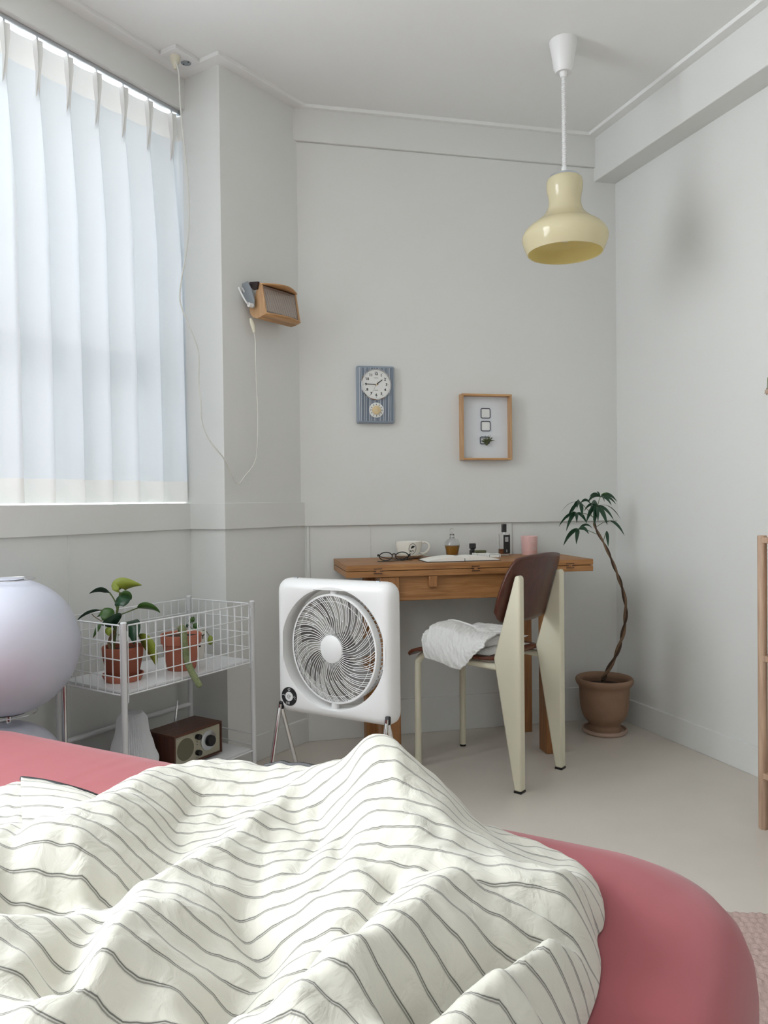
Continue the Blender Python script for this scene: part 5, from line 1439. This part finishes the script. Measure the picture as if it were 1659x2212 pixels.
long_w = MB().tube(spiral(HUB - 0.002, GRr - 0.003, 0, TW, 0.010), 0.0011, 5).mesh('grille_wire'); long_w.materials.append(M['white'])
RM = 0.106
hook0 = spiral(RM, GRr - 0.003, 0, TW, 0.010, 8)
aj = 2 * math.pi / 60
def polar(r_, a): return (r_ * math.cos(a + TW * ((r_ - 0.042) / (GRr - 0.042)) ** 1.15), 0.010 - 0.010 * (1 - (r_ / GRr) ** 2), r_ * math.sin(a + TW * ((r_ - 0.042) / (GRr - 0.042)) ** 1.15))
short_w = MB().tube([polar(RM - 0.006, -aj * 0.5), polar(RM - 0.006, -aj * 0.25), polar(RM - 0.003, -aj * 0.05)] + hook0[1:], 0.0011, 5).mesh('grille_wire'); short_w.materials.append(M['white'])
for k in range(60):
    o = bpy.data.objects.new('grille_wire', long_w); COL.objects.link(o); o.parent = fan
    o.matrix_basis = FR @ Matrix.Rotation(-aj * k, 4, 'Y')
for k in range(30):
    o = bpy.data.objects.new('grille_wire', short_w); COL.objects.link(o); o.parent = fan
    o.matrix_basis = FR @ Matrix.Rotation(-aj * (2 * k + 0.5), 4, 'Y')
rw = GRr * 0.87
MB().tube([(rw * math.cos(t), 0.010 - 0.010 * (1 - 0.87 ** 2), rw * math.sin(t)) for t in [2 * math.pi * i / 72 for i in range(72)]], 0.00085, 5, True).build('grille_ring', M['white'], fan).matrix_basis = FR
hubm = MB().lathe([(HUB, 0.006), (HUB, 0.011), (HUB - 0.002, 0.0125), (0.0005, 0.0128)], 48, Matrix.Rotation(math.pi / 2, 4, 'X') @ T(0, 0, -0.0105)).build('hub_cap', M['white'], fan, angle=40)
hubm.matrix_basis = FR
rear_w = MB().tube([(0.03 * math.cos(0), 0.058, 0), (GRr - 0.006, 0.058, 0.02)], 0.0009, 5).mesh('rear_wire'); rear_w.materials.append(M['white'])
for k in range(48):
    o = bpy.data.objects.new('rear_wire', rear_w); COL.objects.link(o); o.parent = fan
    o.matrix_basis = FR @ Matrix.Rotation(2 * math.pi * k / 48, 4, 'Y')
MB().lathe([(0.045, 0.03), (0.045, 0.066), (0.038, 0.072), (0.0005, 0.072)], 32, FR @ Matrix.Rotation(-math.pi / 2, 4, 'X')).build('motor', M['blade'], fan, angle=40)
bl = MB(); rows = []
for i in range(9):
    t = i / 8; r_ = 0.035 + 0.122 * t
    a0 = -0.10 + 0.35 * t; wd = 0.42 + 0.10 * math.sin(math.pi * t)
    rows.append([(r_ * math.cos(a0 + wd * (u - 0.5)), 0.030 + 0.020 * (u - 0.5), r_ * math.sin(a0 + wd * (u - 0.5))) for u in (0, 0.25, 0.5, 0.75, 1)])
bsrc = bl.loft(rows, False, False, False).mesh('fan_blade'); bsrc.materials.append(M['blade'])
bsrc.polygons.foreach_set('use_smooth', [True] * len(bsrc.polygons))
for k in range(7):
    o = bpy.data.objects.new('fan_blade', bsrc); COL.objects.link(o); o.parent = fan
    o.matrix_basis = FR @ Matrix.Rotation(2 * math.pi * k / 7, 4, 'Y')
# control dial at the lower left corner
cx_, cz_ = -0.163, FZ - 0.162
RXf = Matrix.Rotation(math.pi / 2, 4, 'X')
ctl = MB().lathe([(0.0300, -0.0002), (0.0300, 0.0012), (0.0005, 0.0013)], 40, T(cx_, 0, cz_) @ RXf).build('control_dial', M['ink'], fan)
MB().lathe([(0.0150, 0.0012), (0.0148, 0.0024), (0.0005, 0.0026)], 32, T(cx_, 0, cz_) @ RXf).build('power_button', M['white'], ctl)
def arc_(r_, a0, a1, ox=0, oz=0, y=-0.0018, n=14): return [(cx_ + ox + r_ * math.cos(a), y, cz_ + oz + r_ * math.sin(a)) for a in np.linspace(math.radians(a0), math.radians(a1), n)]
MB().tube(arc_(0.0056, 8, 322, 0, 0, -0.0028), 0.0006, 5).build('power_mark', M['ink'], ctl)
MB().tube([(cx_ - 0.001, -0.0028, cz_ - 0.001), (cx_ + 0.0056, -0.0028, cz_ + 0.0004)], 0.0006, 5).build('power_mark', M['ink'], ctl)
MB().tube(arc_(0.0044, 0, 360, 0, 0.0222, -0.0016, 20), 0.0005, 5).tube(arc_(0.0028, 90, 270, 0.002, 0.0222, -0.0016), 0.0005, 5).build('icon_print', M['print_white'], ctl)
MB().tube(arc_(0.0055, 20, 150, -0.0225, -0.001, -0.0016), 0.0006, 5).build('icon_print', M['print_white'], ctl)
MB().tube(arc_(0.0042, 170, 300, 0.0220, 0.001, -0.0016), 0.0006, 5).sphere((cx_ + 0.022, -0.0016, cz_ + 0.003), 0.0011, 6, 4).sphere((cx_ + 0.0245, -0.0016, cz_ - 0.001), 0.0011, 6, 4).sphere((cx_ + 0.024, -0.0016, cz_ - 0.0075), 0.0013, 6, 4).build('icon_print', M['print_white'], ctl)
for ox, w_ in ((-0.0115, 0.0012), (-0.0070, 0.0012), (-0.0010, 0.0042)):
    MB().box(cx_ + ox - w_ / 2, cx_ + ox + w_ / 2, -0.0018, -0.0012, cz_ - 0.0255, cz_ - 0.0175).build('icon_print', M['print_white'], ctl)
# chrome feet
for sx in (-1, 1):
    px_ = sx * 0.198; z0 = FZ - FHt / 2 + 0.020
    MB().box(px_ - 0.008, px_ + 0.008, -0.002, 0.010, z0 - 0.010, z0 + 0.016).build('foot_recess', M['black'], fan, bevel=0.004)
    MB().tube([(px_, -0.004, z0 + 0.008), (px_, -0.006, z0 - 0.014)], 0.0062, 12).build('foot_bracket', M['chrome'], fan)
    for dy, nm in ((-0.105, 'foot_leg'), (0.115, 'foot_leg')):
        lgm = MB().tube([(px_, 0.004 if dy > 0 else -0.006, z0 - 0.004), (px_, dy + 0.01, 0.006)], 0.0068, 12).build('foot_leg', M['chrome'], fan)
        MB().sphere((px_, dy + 0.01, 0.0075), 0.0075, 10, 6).build('rubber_tip', M['black'], lgm)
for xx in (-0.155, 0.152):
    MB().tube([(xx - 0.007, 0.034, FZ + FHt / 2 - 0.0005), (xx + 0.007, 0.034, FZ + FHt / 2 - 0.0005)], 0.0032, 8).build('handle_stud', M['lampgrey'], fan)
